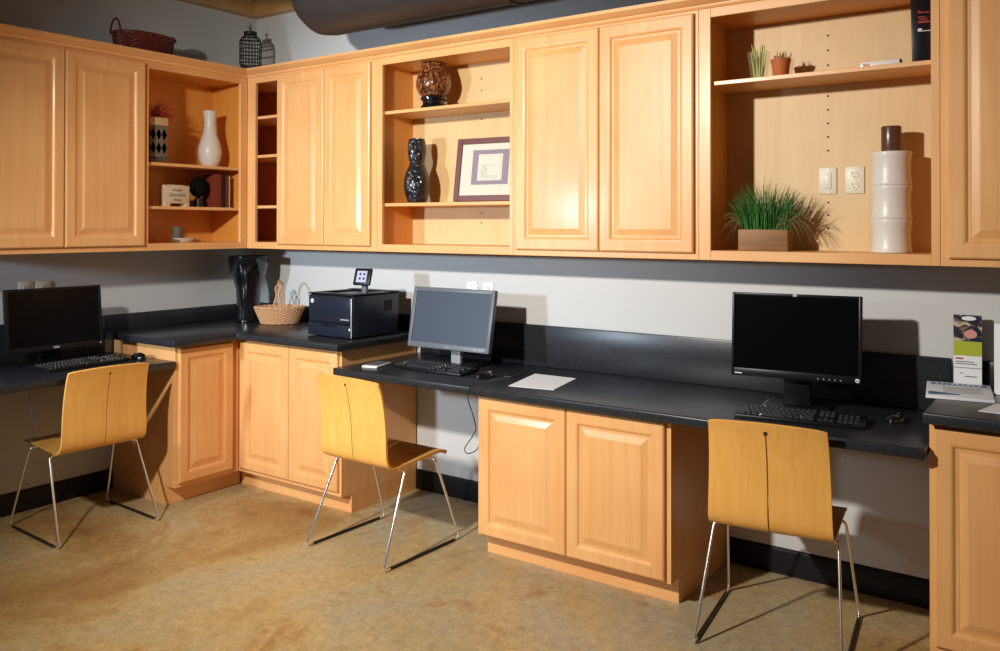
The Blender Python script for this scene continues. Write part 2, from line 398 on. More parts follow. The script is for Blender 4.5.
def upper_open(place, s0, s1, o0, o1, shelves, label, back=0.06):
    loc, rz = place(s0, ZB); t = thing('open_shelf_cabinet', label, 'shelf', loc, rz)
    carcass_open(s0, s1-0.001, ZB, ZT, FU, back, o0, o1, OB, OT, shelves, t); return t
# left wall
upper_doors(at_left, -1.90, -1.0, [(-1.872, -1.449), (-1.445, -1.014)], 'maple wall cabinet with two raised panel doors on the left wall')
upper_open(at_left, -1.0, -0.334, -0.984, -0.382, [1.808, 1.569], 'open maple shelf cabinet on the left wall holding a white vase', back=0.03)
# back wall
cub = upper_open(at_main, 0.0, 0.600, 0.411, 0.600, [], 'narrow open corner cubby cabinet with three small dark shelves', back=0.02)
# the cubby sits in the corner: its face starts where the left run ends
for ch in list(cub.children): bpy.data.objects.remove(ch, do_unlink=True)
h = ZT-ZB
pc = lambda n, a, b, m='wood', bv=0.0: part(n, box(BM(), a, b, bv), m, cub, smooth=False)
pc('side_panel', (0.003, -0.331, 0), (0.018, -0.002, h)); pc('side_panel', (0.596, -0.314, 0), (0.6115, -0.002, h)); pc('blind_panel', (0.018, -0.331, 0), (0.3335, -0.316, h))
pc('bottom_panel', (0.018, -0.314, OB-ZB-0.018), (0.596, -0.012, OB-ZB), 'woodh'); pc('top_panel', (0.018, -0.314, OT-ZB+0.004), (0.596, -0.012, OT-ZB+0.022), 'woodh')
pc('back_panel', (0.018, -0.012, 0), (0.596, -0.003, h))
pc('stile', (0.3335, -FU, 0), (0.405, -0.314, h), 'wood', 0.0015); pc('stile', (0.602, -FU, 0), (0.6115, -0.314, h), 'wood', 0.0015)
pc('rail', (0.405, -FU+0.0004, 0), (0.602, -0.314, OB-ZB), 'woodh', 0.0015); pc('rail', (0.405, -FU+0.0004, OT-ZB), (0.602, -0.314, h), 'woodh', 0.0015)
for zs in (2.114, 1.883, 1.582):
    part('shelf', box(BM(), (0.019, -0.313, zs-ZB-0.017), (0.595, -0.013, zs-ZB), 0.002), 'woodh', cub, smooth=False)
upper_doors(at_main, 0.612, 1.387, [(0.615, 1.002), (1.006, 1.352)], 'maple wall cabinet with two doors above the printer')
o3 = upper_open(at_main, 1.387, 2.260, 1.427, 2.240, [2.067, 1.582], 'open maple shelf cabinet holding the framed picture and black vase')
upper_doors(at_main, 2.260, 3.175, [(2.282, 2.720), (2.724, 3.157)], 'maple wall cabinet with two doors between the two wide open shelf cabinets')
o4 = upper_open(at_main, 3.175, 4.056, 3.224, 4.027, [2.052], 'open maple shelf cabinet holding the grass planter and bamboo vase')
upper_doors(at_main, 4.056, 5.00, [(4.082, 4.524), (4.528, 4.972)], 'maple wall cabinet at the right edge of the photo')
def pins(root, x, zs, s0, back):
    for z in zs:
        t = bmesh.new(); bmesh.ops.create_cone(t, cap_ends=True, segments=10, radius1=0.004, radius2=0.004, depth=0.002)
        bmesh.ops.transform(t, matrix=Matrix.Translation((x-s0, -back-0.001, z-ZB)) @ Matrix.Rotation(PI/2, 4, 'X'), verts=t.verts)
        part('shelf_pin_hole', t, 'slot', root)
pins(o4, 3.612, [2.235, 2.175, 2.115, 1.99, 1.935, 1.88, 1.825, 1.77, 1.56, 1.51, 1.455], 3.175, 0.06)
pins(o3, 1.875, [2.23, 2.17, 2.02, 1.53, 1.48], 1.387, 0.06)
# crown moulding along the top of the wall cabinets
CR = [(0.06, 2.350), (0.337, 2.350), (0.345, 2.354), (0.347, 2.362), (0.357, 2.366), (0.365, 2.374), (0.374, 2.380), (0.380, 2.383), (0.380, 2.394), (0.06, 2.394)]
CR = [(o, z+0.0235) if o == 0.06 and z < 2.36 else (o, z) for o, z in CR]
CR = [(0.30, 2.3725), (0.3335, 2.3725), (0.3335, 2.346), (0.341, 2.346), (0.346, 2.352), (0.347, 2.360), (0.357, 2.364), (0.366, 2.372), (0.376, 2.377), (0.380, 2.380), (0.380, 2.394), (0.30, 2.394)]
cm = part('crown_moulding', extrude_profile(BM(), CR, 0.0005, 5.0, 1, 0), 'woodh'); tag(cm, 'maple crown moulding along the top of the back wall cabinets', 'moulding')
cm = part('crown_moulding', extrude_profile(BM(), CR, -1.90, 0.0, 0, -1), 'woodh', rot=(0, 0, PI/2)); tag(cm, 'maple crown moulding along the top of the left wall cabinets', 'moulding')

# base cabinets
def base_body(t, w, face, ztop, kick_ext0=0.0, kick_ext1=0.0):
    KH, TK = 0.098, 0.072
    part('carcass', box(BM(), (0, -face+0.019, KH), (w, -0.014, ztop), 0.001), 'wood', t, smooth=False)
    part('plinth', box(BM(), (0.0005, -face+TK+0.012, 0.0), (w-0.0005, -0.014, KH)), 'wood', t, smooth=False)
    part('face_frame', box(BM(), (0, -face, KH), (w, -face+0.019, ztop), 0.0015), 'wood', t, smooth=False)
    part('toe_kick', box(BM(), (0-kick_ext0, -face+TK, 0.0), (w+kick_ext1, -face+TK+0.012, KH-0.002), 0.001), 'woodh', t, smooth=False)
t = thing('base_cabinet', 'maple base cabinet with one door beside the left chair', 'cabinet', (0, -0.988, 0), PI/2)
base_body(t, 0.402, 0.585, 0.838, kick_ext1=0.066); door_parts(t, 0.016, 0.353, 0.122, 0.822, -0.585)
t = thing('base_cabinet', 'maple base cabinet with two doors under the printer', 'cabinet', (0.0, 0, 0), 0)
base_body(t, 1.390, 0.585, 0.838)
for ch in t.children:
    if ch.name.startswith(('face_frame', 'toe_kick')):
        for v in ch.data.vertices:
            if v.co.x < 0.3: v.co.x += 0.514 if ch.name.startswith('toe') else 0.586
door_parts(t, 0.614, 1.009, 0.122, 0.822, -0.585); door_parts(t, 1.013, 1.375, 0.122, 0.822, -0.585)
t = thing('base_cabinet', 'maple base cabinet with two doors under the middle of the desk', 'cabinet', (2.255, 0, 0), 0)
base_body(t, 0.915, 0.597, 0.722)
door_parts(t, 0.014, 0.456, 0.108, 0.712, -0.597); door_parts(t, 0.460, 0.893, 0.108, 0.712, -0.597)
t = thing('base_cabinet', 'maple base cabinet at the lower right corner of the photo', 'cabinet', (4.057, 0, 0), 0)
base_body(t, 0.90, 0.585, 0.838)
door_parts(t, 0.016, 0.446, 0.122, 0.822, -0.585); door_parts(t, 0.450, 0.884, 0.122, 0.822, -0.585)

# worktops with their upstands
def splash(root, pts_boxes):
    for a, b in pts_boxes: part('backsplash', box(BM(), a, b, 0.004, 2), 'top', root)
t = thing('worktop', 'charcoal L-shaped worktop in the corner under the printer', 'worktop', (0, 0, 0.839))
part('worktop_slab', prism(BM(), [(0.001, -1.040), (0.649, -1.040), (0.649, -0.649), (1.422, -0.649), (1.422, -0.001), (0.001, -0.001)], 0.0, 0.036, 0.006), 'top', t)
splash(t, [((0.001, -1.040, 0.0362), (0.019, -0.001, 0.127)), ((0.019, -0.019, 0.0362), (1.422, -0.001, 0.127))])
t = thing('desk_top', 'long charcoal desk top against the back wall', 'desk', (0, 0, 0.724))
part('desk_slab', box(BM(), (1.400, -0.658, 0.0), (2.2535, -0.001, 0.036), 0.007, 3), 'top', t)
part('desk_slab', box(BM(), (2.2545, -0.658, 0.0), (4.054, -0.001, 0.036), 0.007, 3), 'top', t)
splash(t, [((1.4235, -0.019, 0.0362), (4.0455, -0.001, 0.242))])
t = thing('worktop', 'charcoal worktop at the right edge holding the leaflets', 'worktop', (4.046, 0, 0.839))
part('worktop_slab', box(BM(), (0.0, -0.649, 0), (0.95, -0.001, 0.036), 0.006, 3), 'top', t)
splash(t, [((0.0, -0.019, 0.0362), (0.95, -0.001, 0.127))])
t = thing('desk_top', 'charcoal desk top against the left wall under a black monitor', 'desk', (0, -0.99, 0.724), PI/2)
part('desk_slab', box(BM(), (-1.6, -0.600, 0.0), (0.0, -0.001, 0.036), 0.007, 3), 'top', t)
splash(t, [((-1.6, -0.019, 0.0362), (-0.051, -0.001, 0.242))])

# ---------------------------------------------------------------- chairs
def chair_shell():
    # profile (y forward, z): from the front of the seat back to the bend and up the backrest
    ctl = [(0.385, 0.418), (0.372, 0.432), (0.33, 0.440), (0.22, 0.436), (0.10, 0.428), (0.045, 0.424), (0.010, 0.432), (-0.010, 0.455), (-0.018, 0.50), (-0.022, 0.58), (-0.034, 0.67), (-0.052, 0.745), (-0.072, 0.800)]
    P = [Vector((0, y+0.078, z-0.012*(1-max(0, z-0.44)/0.36))) for y, z in ctl]; out = []
    for i in range(len(P)-1):
        p0, p1, p2, p3 = P[max(i-1, 0)], P[i], P[i+1], P[min(i+2, len(P)-1)]
        n = 5
        for k in range(n):
            t = k/n; out.append(0.5*((2*p1) + (-p0+p2)*t + (2*p0-5*p1+4*p2-p3)*t*t + (-p0+3*p1-3*p2+p3)*t**3))
    out.append(P[-1])
    S = [0]
    for a, b in zip(out, out[1:]): S.append(S[-1] + (b-a).length)
    return out, S
def shell_mesh(i0, i1, out, S):
    bm = BM(); us = [-1, -0.97, -0.9, -0.75, -0.55, -0.35, -0.18, -0.08, -0.035, 'a', 'b', 0.035, 0.08, 0.18, 0.35, 0.55, 0.75, 0.9, 0.97, 1]
    L = S[-1]; s_h0, s_h1 = 0.20, L - 0.038      # slit ends
    rows = []
    for i in range(i0, i1+1):
        s = S[i]; p = out[i]
        k = s/L
        hw = 0.208 if s < 0.40 else 0.208 - 0.012*(s-0.40)/(L-0.40)
        if s < 0.02: hw -= 0.006*(1 - s/0.02)
        hb = max(0, (s-0.40)/(L-0.40))
        c = 0.0002
        if s_h0 <= s <= s_h1: c = 0.0023
        for sh in (s_h0, s_h1):
            d = abs(s - sh)
            if d < 0.0105: c = max(c, math.sqrt(0.0105**2 - d*d))
        row = []
        for u in us:
            if u == 'a': x = -c
            elif u == 'b': x = c
            else: x = u*hw
            a = abs(x/hw)
            y = p.y + 0.016*hb*(a*a)          # back wraps round the sitter
            z = p.z + (-0.010*hb**6*(a**2.2) ) - 0.006*(1-hb)*(1-a*a)*math.sin(PI*min(1, s/0.42)) * 1.0
            if hb > 0.93 and a > 0.93: z -= (hb-0.93)/0.07*(a-0.93)/0.07*0.003
            row.append(bm.verts.new((x, y, z)))
        rows.append((s, row))
    for (s0, A), (s1, B) in zip(rows, rows[1:]):
        for j in range(len(us)-1):
            if us[j] == 'a':
                sm = (s0+s1)/2
                if s_h0-0.0105 < sm < s_h1+0.0105: continue
            f = bm.faces.new((A[j], A[j+1], B[j+1], B[j]))
    # second skin, offset along each row's own normal, and the edges between the two
    twin = {}
    for n, (s, row) in enumerate(rows):
        i = i0+n; T = out[min(i+1, len(out)-1)] - out[max(i-1, 0)]
        N = Vector((0, -T.z, T.y)).normalized()
        for v in row: twin[v] = bm.verts.new(v.co + N*0.0105)
    faces = list(bm.faces); edges = {}
    for f in faces:
        vs = list(f.verts)
        for p, q in zip(vs, vs[1:]+vs[:1]): edges.setdefault(frozenset((p, q)), []).append((p, q))
        bm.faces.new([twin[v] for v in reversed(vs)])
    for k, l in edges.items():
        if len(l) == 1:
            p, q = l[0]; bm.faces.new((q, p, twin[p], twin[q]))
    bmesh.ops.remove_doubles(bm, verts=bm.verts, dist=1e-5)
    bmesh.ops.recalc_face_normals(bm, faces=bm.faces)
    return bm
def make_chair(label, loc, rz, group='bent plywood chairs at the desks'):
    t = thing('plywood_chair', label, 'chair', loc, rz, group)
    out, S = chair_shell()
    # more rows round the hole ends
    for sh in (0.20, S[-1]-0.038):
        for d in (-0.0106, -0.009, -0.006, -0.003, 0.0, 0.003, 0.006, 0.009, 0.0106):
            s = sh+d; i = next(k for k in range(len(S)) if S[k] > s)
            f = (s-S[i-1])/(S[i]-S[i-1])
            out.insert(i, out[i-1].lerp(out[i], f)); S.insert(i, s)
    cut = next(k for k in range(len(S)) if S[k] > 0.335)
    part('seat', shell_mesh(0, cut, out, S), 'ply', t)
    part('backrest', shell_mesh(cut, len(S)-1, out, S), 'ply', t)
    r = 0.0058; F = 0.505
    for sx in (-1, 1):
        for y0, y1, yj in ((0.0, 0.165, 0.02), (F, 0.365, F-0.02)):
            z1 = 0.396 if y0 else 0.390
            path = rounded([(sx*0.243, y0 + (0.045 if y0 == 0 else -0.045), r+0.001), (sx*0.243, y0, r+0.001), (sx*0.212, y1, z1), (sx*0.150, y1, z1)], 0.022, 6)
            part('leg', tube(BM(), path, r, 10), 'chrome', t, label='chrome rod leg')
        part('runner', tube(BM(), [(sx*0.243, 0.040, r+0.001), (sx*0.243, F-0.040, r+0.001)], 0.0068, 10), 'sleeve', t, label='black sleeved floor runner')
    for y1, z1 in ((0.165, 0.390), (0.365, 0.396)):
        part('crossbar', tube(BM(), [(-0.152, y1, z1), (0.152, y1, z1)], r, 10), 'chrome', t)
    for y1 in (0.165, 0.365):
        part('mounting_block', box(BM(), (-0.03, y1-0.014, 0.392), (0.03, y1+0.014, 0.412), 0.004), 'rubber', t)
    return t
proto = make_chair('bent plywood chair with chrome sled legs facing the left wall desk', (0.690, -1.398, 0), R(87.3))
def copy_tree(o, parent=None):
    c = o.copy(); col.objects.link(c); c.parent = parent
    for ch in list(o.children): copy_tree(ch, c)
    return c
c2 = copy_tree(proto); c2.location = (1.797, -0.971, 0); c2.rotation_euler.z = R(-1.6)
c2['label'] = 'bent plywood chair with chrome sled legs in front of the silver monitor'
c3 = copy_tree(proto); c3.location = (3.585, -0.770, 0); c3.rotation_euler.z = R(6.8)
c3['label'] = 'bent plywood chair with chrome sled legs nearest the right edge, before a black monitor'

# ---------------------------------------------------------------- computers
def monitor(label, centre, heading, tilt, w, h, frame, scr, stand, base_off, bez=(0.02, 0.02, 0.022, 0.028), neck_w=0.06, depth=0.028):
    hx = R(heading); back = Vector((-math.sin(hx), math.cos(hx), 0))
    base = Vector((centre[0], centre[1], 0.7602)) + back*base_off
    t = thing('computer_monitor', label, 'monitor', base, hx)
    rot = Matrix.Translation((0, -base_off, centre[2]-0.7602)) @ Matrix.Rotation(-R(tilt), 4, 'X')
    l, r, tp, b = bez
    bm = BM()
    def fb(a, c): box(bm, a, c, 0.003, 2, rot)
    x0, x1, z0, z1 = -w/2, w/2, -h/2, h/2
    fb((x0, 0, z0), (x0+l, depth, z1)); fb((x1-r, 0, z0), (x1, depth, z1)); fb((x0+l-0.003, 0.0002, z1-tp), (x1-r+0.003, depth, z1)); fb((x0+l-0.003, 0.0002, z0), (x1-r+0.003, depth, z0+b))
    part('bezel', bm, frame, t)
    part('screen', box(BM(), (x0+l-0.002, 0.005, z0+b-0.002), (x1-r+0.002, 0.012, z1-tp+0.002), 0, 1, rot), scr, t, smooth=False)
    bm = BM(); box(bm, (x0+0.01, 0.013, z0+0.01), (x1-0.01, depth+0.006, z1-0.01), 0.006, 2, rot); box(bm, (x0+0.09, depth, z0+0.05), (x1-0.09, depth+0.03, z1-0.05), 0.012, 3, rot)
    part('rear_housing', bm, 'black', t)
    nb = -base_off + depth + 0.03
    bm = BM(); box(bm, (-neck_w/2, nb-0.012, 0.012), (neck_w/2, nb+0.014, centre[2]-0.76+0.02), 0.005)
    part('stand_neck', bm, stand, t)
    bm = BM(); box(bm, (-0.12, -0.085, 0.0), (0.12, 0.085, 0.012), 0.005, 3)
    part('stand_base', bm, 'black', t)
    return t, rot, (x0, x1, z0, z1)
RX = PI/2
def on_face(root, rot, name, s, size, mat, x, z):
    o = text_part(name, s, size, mat, root, (0, 0, 0), (0, 0, 0)); o.matrix_local = rot @ Matrix.Translation((x, -0.0006, z)) @ Matrix.Rotation(PI/2, 4, 'X'); return o
def disc(r, d=0.0012, n=20):
    t = bmesh.new(); bmesh.ops.create_cone(t, cap_ends=True, segments=n, radius1=r, radius2=r, depth=d); return t
def face_disc(root, rot, name, r, mat, x, z, y=-0.0004):
    bm = disc(r); bmesh.ops.transform(bm, matrix=rot @ Matrix.Translation((x, y, z)) @ Matrix.Rotation(PI/2, 4, 'X'), verts=bm.verts)
    return part(name, bm, mat, root)
m2, rt, ex = monitor('silver-framed monitor with grey screen in the middle of the long desk', (1.864, -0.309, 1.001), 0.2, 10.6, 0.511, 0.306, 'grey', 'matscreen', 'silver', 0.11)
on_face(m2, rt, 'logo', 'DELL', 0.012, 'silver', 0, -0.140)
for k in range(4): face_disc(m2, rt, 'button', 0.003, 'silver', 0.17+k*0.016, -0.141)
m3, rt, ex = monitor('wide black monitor on the long desk before the right chair', (3.556, -0.33, 1.043), 6.6, 3.2, 0.475, 0.324, 'black', 'screen', 'black', 0.08, (0.012, 0.012, 0.012, 0.03), 0.10)
face_disc(m3, rt, 'logo', 0.0075, 'ledw', 0.222, -0.147)
on_face(m3, rt, 'logo_letters', 'hp', 0.009, 'black', 0.222, -0.147).location += Vector((0, -0.0008, 0))
bm = BM(); box(bm, (-0.224, -0.0010, -0.154), (-0.196, 0.0, -0.150), 0, 1, rt); part('badge', bm, 'ledw', m3, smooth=False)
part('base_trim', tube(BM(), rounded([(-0.10, -0.086, 0.008), (-0.121, -0.086, 0.008), (-0.121, 0.05, 0.008)], 0.02, 4), 0.004, 8), 'silver', m3)
bm = BM(); box(bm, (-0.008, -0.0012, 0.152), (0.008, 0.004, 0.162), 0.001, 1, rt); part('webcam_tab', bm, 'silver', m3)
for k in range(5): face_disc(m3, rt, 'button', 0.0025, 'silver', 0.085+k*0.02, -0.151)
m1, rt, ex = monitor('black monitor on the left wall desk', (0.25, -1.435, 0.999), 88.6, 6.2, 0.476, 0.311, 'black', 'screen', 'black', 0.085, (0.014, 0.014, 0.014, 0.026), 0.10)
on_face(m1, rt, 'logo', 'DELL', 0.014, 'ledw', -0.003, -0.142)
face_disc(m1, rt, 'power_light', 0.003, 'ledw', 0.222, -0.142)

def keyboard(label, loc, rz, w=0.445, d=0.145):
    t = thing('keyboard', label, 'keyboard', loc, rz)
    bm = BM(); box(bm, (-w/2, -d/2, 0.0), (w/2, d/2, 0.014), 0.004, 2)
    for v in bm.verts:
        if v.co.z > 0.005: v.co.z += (v.co.y + d/2)/d*0.010
    part('case', bm, 'black', t)
    key0 = None
    sl = 0.010/d
    def key(x, y, kw):
        nonlocal key0
        if key0 is None:
            b2 = bmesh.new(); bmesh.ops.create_cube(b2, size=1.0)
            for v in b2.verts:
                k = 0.80 if v.co.z > 0 else 1.0
                v.co = Vector((v.co.x*k, v.co.y*k, v.co.z+0.5))
            bmesh.ops.bevel(b2, geom=list(b2.edges), offset=0.06, segments=1, affect='EDGES')
            o = part('key', b2, 'key', t, smooth=False); key0 = o
        else:
            o = key0.copy(); col.objects.link(o); o.parent = t
        o.location = (x, y, 0.0125 + (y+d/2)*sl); o.scale = (kw-0.0022, 0.0165, 0.0075)
    u = 0.0182; rows = 6
    for r_ in range(rows):
        y = d/2 - 0.016 - r_*0.0205 - (0.003 if r_ else 0)
        x = -w/2 + 0.014
        if r_ == 5:
            ks = [1.4, 1.1, 1.3, 5.6, 1.3, 1.1, 1.4, 1.4]
        elif r_ == 0: ks = [1.0]*14
        elif r_ == 1: ks = [1.0]*12 + [2.2]
        elif r_ == 2: ks = [1.5] + [1.0]*11 + [1.7]
        elif r_ == 3: ks = [1.8] + [1.0]*10 + [2.3]
        else: ks = [2.3] + [1.0]*9 + [2.9]
        tot = sum(ks); sc = 14.4*u/tot
        for kk in ks:
            key(x + kk*sc/2, y, kk*sc); x += kk*sc
        xs = -w/2 + 0.014 + 14.4*u + 0.010
        if r_ in (0, 1, 2): [key(xs + u*(k+0.5), y, u) for k in range(3)]
        if r_ == 4: key(xs + u*1.5, y, u)
        if r_ == 5: [key(xs + u*(k+0.5), y, u) for k in range(3)]
        xn = xs + 3*u + 0.010
        if r_ and r_ % 2: [key(xn + u*(k+0.5), y, u) for k in range(4)]
        elif r_: [key(xn + u*(k+0.5), y, u) for k in range(3)]
    return t
keyboard('black keyboard in front of the silver monitor', (1.852, -0.415, 0.7602), R(-1.5))
keyboard('black keyboard before the wide black monitor, by the right chair', (3.615, -0.465, 0.7602), R(9))
keyboard('black keyboard on the left wall desk', (0.335, -1.345, 0.7602), R(95))
def mouse(label, loc, rz, mat='gloss', scale=1.0, wheel='grey'):
    t = thing('computer_mouse', label, 'mouse', loc, rz)
    bm = BM(); bmesh.ops.create_uvsphere(bm, u_segments=24, v_segments=14, radius=1.0)
    for v in bm.verts:
        x, y, z = v.co; z = max(z, -0.25) + 0.25
        v.co = Vector((x*0.031*(1-0.12*y), y*0.056, z*0.028*(1-0.15*y)))*scale
    part('shell', bm, mat, t)
    w_ = BM(); lathe(w_, [(0.006, -0.003), (0.0075, -0.001), (0.0075, 0.001), (0.006, 0.003)], 14)
    bmesh.ops.transform(w_, matrix=Matrix.Translation((0, 0.030*scale, 0.0255*scale)) @ Matrix.Rotation(PI/2, 4, 'Y'), verts=w_.verts)
    part('scroll_wheel', w_, wheel, t)
    return t
mouse('round black mouse on the left wall desk beside the keyboard', (0.375, -1.065, 0.7602), R(90))
mm2 = mouse('small dark mouse beside the white paper sheet', (2.178, -0.445, 0.7602), R(-30), 'gloss', 0.9, 'silver')
part('cable', tube(BM(), rounded([(0, 0.046, 0.006), (0.01, 0.09, 0.003), (0.05, 0.12, 0.003), (0.02, 0.19, 0.003), (-0.06, 0.25, 0.003)], 0.04), 0.0018, 6), 'black', mm2)
mouse('black mouse on the dark right end of the long desk', (3.905, -0.30, 0.7602), R(-10), 'gloss', 0.9, 'grey')

pp = BM(); pts = [(2.382, -0.546), (2.592, -0.511), (2.534, -0.216), (2.312, -0.222)]
prism(pp, pts, 0.7602, 0.7622); o = part('paper_sheet', pp, 'paper', smooth=False); tag(o, 'white paper sheet lying on the long desk', 'paper')
t = thing('phone', 'flat white-edged phone lying left of the middle keyboard', 'phone', (1.540, -0.490, 0.7602), R(14))
part('case', box(BM(), (-0.043, -0.075, 0), (0.043, 0.075, 0.011), 0.004, 3), 'whiteg', t)
part('display', box(BM(), (-0.036, -0.050, 0.0105), (0.036, 0.062, 0.0117), 0), 'grey', t, smooth=False)

# cable hanging under the desk
cb = [(2.195, -0.60, 0.722), (2.192, -0.60, 0.66), (2.215, -0.58, 0.60), (2.255, -0.56, 0.545), (2.262, -0.52, 0.50)]
cb = [(2.205, -0.61, 0.722), (2.200, -0.60, 0.680), (2.225, -0.60, 0.630), (2.240, -0.60, 0.585), (2.236, -0.585, 0.560), (2.215, -0.59, 0.520), (2.180, -0.60, 0.470), (2.183, -0.60, 0.450), (2.205, -0.60, 0.447), (2.243, -0.59, 0.465), (2.240, -0.56, 0.50), (2.225, -0.55, 0.58), (2.22, -0.55, 0.722)]
o = part('hanging_cable', tube(BM(), rounded(cb, 0.03, 4), 0.0022, 8), 'black'); tag(o, 'thin black cable hanging in a loop beneath the desk edge', 'cable')

o = part('hanging_cable', tube(BM(), rounded([(0.53, -1.700, 0.722), (0.53, -1.697, 0.66), (0.50, -1.67, 0.56), (0.46, -1.655, 0.46), (0.40, -1.68, 0.36), (0.30, -1.74, 0.30), (0.12, -1.80, 0.34), (0.04, -1.82, 0.722)], 0.05, 5), 0.0025, 8), 'grey'); tag(o, 'thin grey cable hanging beneath the left wall desk', 'cable')
# printer
pr = thing('printer', 'black laser printer with a raised touch screen on the corner worktop', 'printer', (1.204, -0.312, 0.8752), R(-1.2))
W2, D2, H2 = 0.168, 0.174, 0.232
bm = BM(); box(bm, (-W2, -D2+0.012, 0.006), (W2, D2, H2-0.008), 0.008, 3); part('housing', bm, 'printer', pr)
bm = BM(); box(bm, (-W2, -D2, 0.075), (W2, -D2+0.02, H2-0.012), 0.008, 3); part('front_cover', bm, 'printer', pr)
bm = BM(); box(bm, (-W2+0.07, -D2-0.006, 0.082), (W2-0.012, -D2+0.01, H2-0.02), 0.006, 3); part('drop_down_door', bm, 'printer', pr)
bm = BM(); box(bm, (-W2, -D2-0.004, 0.006), (W2, -D2+0.02, 0.071), 0.006, 3); tr_ = part('paper_tray', bm, 'printer', pr)
part('tray_grip', box(BM(), (-0.06, -D2-0.007, 0.058), (0.06, -D2+0.004, 0.068), 0.002), 'black', tr_)
bm = BM()
box(bm, (-W2, -D2, H2-0.008), (W2, -D2+0.06, H2), 0.004); box(bm, (-W2, D2-0.06, H2-0.008), (W2, D2, H2+0.003), 0.004); box(bm, (-W2, -D2+0.06, H2-0.008), (-W2+0.05, D2-0.06, H2), 0.003); box(bm, (W2-0.07, -D2+0.06, H2-0.008), (W2, D2-0.06, H2), 0.003)
part('top_cover', bm, 'black', pr)
bm = BM()
for k in range(9): box(bm, (W2-0.0005, 0.06+k*0.007, 0.13), (W2+0.0015, 0.064+k*0.007, 0.19))
part('side_vent', bm, 'slot', pr, smooth=False)
rot = Matrix.Translation((0.138, -0.070, H2+0.088)) @ Matrix.Rotation(R(12), 4, 'Z') @ Matrix.Rotation(-R(18), 4, 'X')
bm = BM(); box(bm, (-0.053, -0.007, -0.047), (0.053, 0.009, 0.046), 0.008, 3, rot); cp = part('control_panel', bm, 'black', pr)
M['lcd'] = plain('panel_display', (0.45, 0.45, 0.60), 0.3)
bm = BM(); box(bm, (-0.034, -0.0082, -0.032), (0.028, -0.006, 0.030), 0.001, 1, rot); part('display', bm, 'lcd', cp)
bm = BM()
for ix in (-0.018, 0.006):
    for iz in (-0.018, 0.006): box(bm, (ix, -0.0090, iz), (ix+0.012, -0.0080, iz+0.012), 0, 1, rot)
part('display_icons', bm, 'navy', cp)
bm = BM(); box(bm, (0.118, -0.062, H2-0.006), (0.150, -0.040, H2+0.07), 0.005); part('panel_arm', bm, 'grey', pr)
lg = face_disc(pr, Matrix.Translation((-W2+0.032, -D2-0.0006, 0.188)), Matrix.Identity(4) and 'logo', 0.0115, 'ledw', 0, 0)
text_part('logo_letters', 'hp', 0.014, 'printer', pr, (-W2+0.032, -D2-0.0019, 0.189), (RX, 0, 0))
bm = BM(); box(bm, (0.085, -D2-0.0072, 0.098), (0.150, -D2-0.0055, 0.104)); part('model_badge', bm, 'silver', pr, smooth=False)
face_disc(pr, Matrix.Translation((0.152, -D2-0.0045, 0.052)), 'level_mark', 0.006, 'ledw', 0, 0)
bm = BM(); box(bm, (W2-0.010, -D2-0.004, 0.008), (W2-0.002, -D2-0.0005, H2-0.02), 0.002); part('corner_strip', bm, 'silver', pr, label='thin bright strip down the front corner')

# ---------------------------------------------------------------- things on the corner worktop
t = thing('tall_vase', 'tall glossy black flared vase standing in the corner of the worktop', 'vase', (0.235, -0.245, 0.8752))
pv = [(0.072, 0), (0.080, 0.005), (0.080, 0.02), (0.072, 0.06), (0.070, 0.14), (0.074, 0.20), (0.086, 0.245), (0.106, 0.29), (0.117, 0.335), (0.121, 0.380), (0.120, 0.400), (0.115, 0.402), (0.108, 0.34), (0.06, 0.2), (0.05, 0.05)]
part('body', lathe(BM(), pv, 48), 'gloss', t)

def wicker(root, a, b, at_, bt, h, rows, stakes, mat, r=0.0042, amp=0.0045):
    """woven oval: undulating strands round upright stakes"""
    bm = BM(); n = stakes*4
    for k in range(rows):
        f = k/(rows-1); A = a+(at_-a)*f; B = b+(bt-b)*f; z = 0.006+f*(h-0.012); ph = PI*(k % 2)
        pts = []
        for q in range(n):
            th = 2*PI*q/n; w = math.cos(stakes*th/1.0 + ph)*amp
            pts.append(((A+w)*math.cos(th), (B+w)*math.sin(th), z))
        tube(bm, pts, r, 6, closed=True)
    part('weave', bm, mat, root)
    bm = BM()
    for q in range(stakes):
        th = 2*PI*(q+0.25)/stakes
        tube(bm, [(a*math.cos(th), b*math.sin(th), 0.002), (at_*math.cos(th), bt*math.sin(th), h)], r*0.75, 5)
    lathe(bm, [(0.01, 0.0015), (1.0, 0.0015), (1.0, 0.006), (0.01, 0.006)], 40, sx=a, sy=b)
    part('stakes_and_base', bm, mat, root)
    bm = BM()
    for j, dz in enumerate((0.0, 0.006)):
        pts = [((at_+0.004*math.cos(14*2*PI*q/80+j*PI))*math.cos(2*PI*q/80), (bt+0.004*math.cos(14*2*PI*q/80+j*PI))*math.sin(2*PI*q/80), h+0.004*math.sin(14*2*PI*q/80+j*PI)) for q in range(80)]
        tube(bm, pts, r*1.25, 7, closed=True)
    part('rim', bm, mat, root)
t = thing('wicker_basket', 'light tan wicker basket with an upright handle on the corner worktop', 'basket', (0.475, -0.205, 0.8752), R(42))
wicker(t, 0.105, 0.075, 0.142, 0.100, 0.098, 12, 18, 'wick', 0.0045)
bm = BM()
for j in (0, 1):
    pts = []
    for q in range(41):
        f = q/40; th = PI*f
        pts.append((0.006*math.cos(f*30+j*PI)+ (0.014 if j else -0.014)*abs(math.cos(th)), 0.094*math.copysign(abs(math.cos(th))**0.9, math.cos(th)), 0.070 + 0.185*math.sin(th)**0.8))
    tube(bm, pts, 0.0048, 7)
part('handle', bm, 'wick', t)

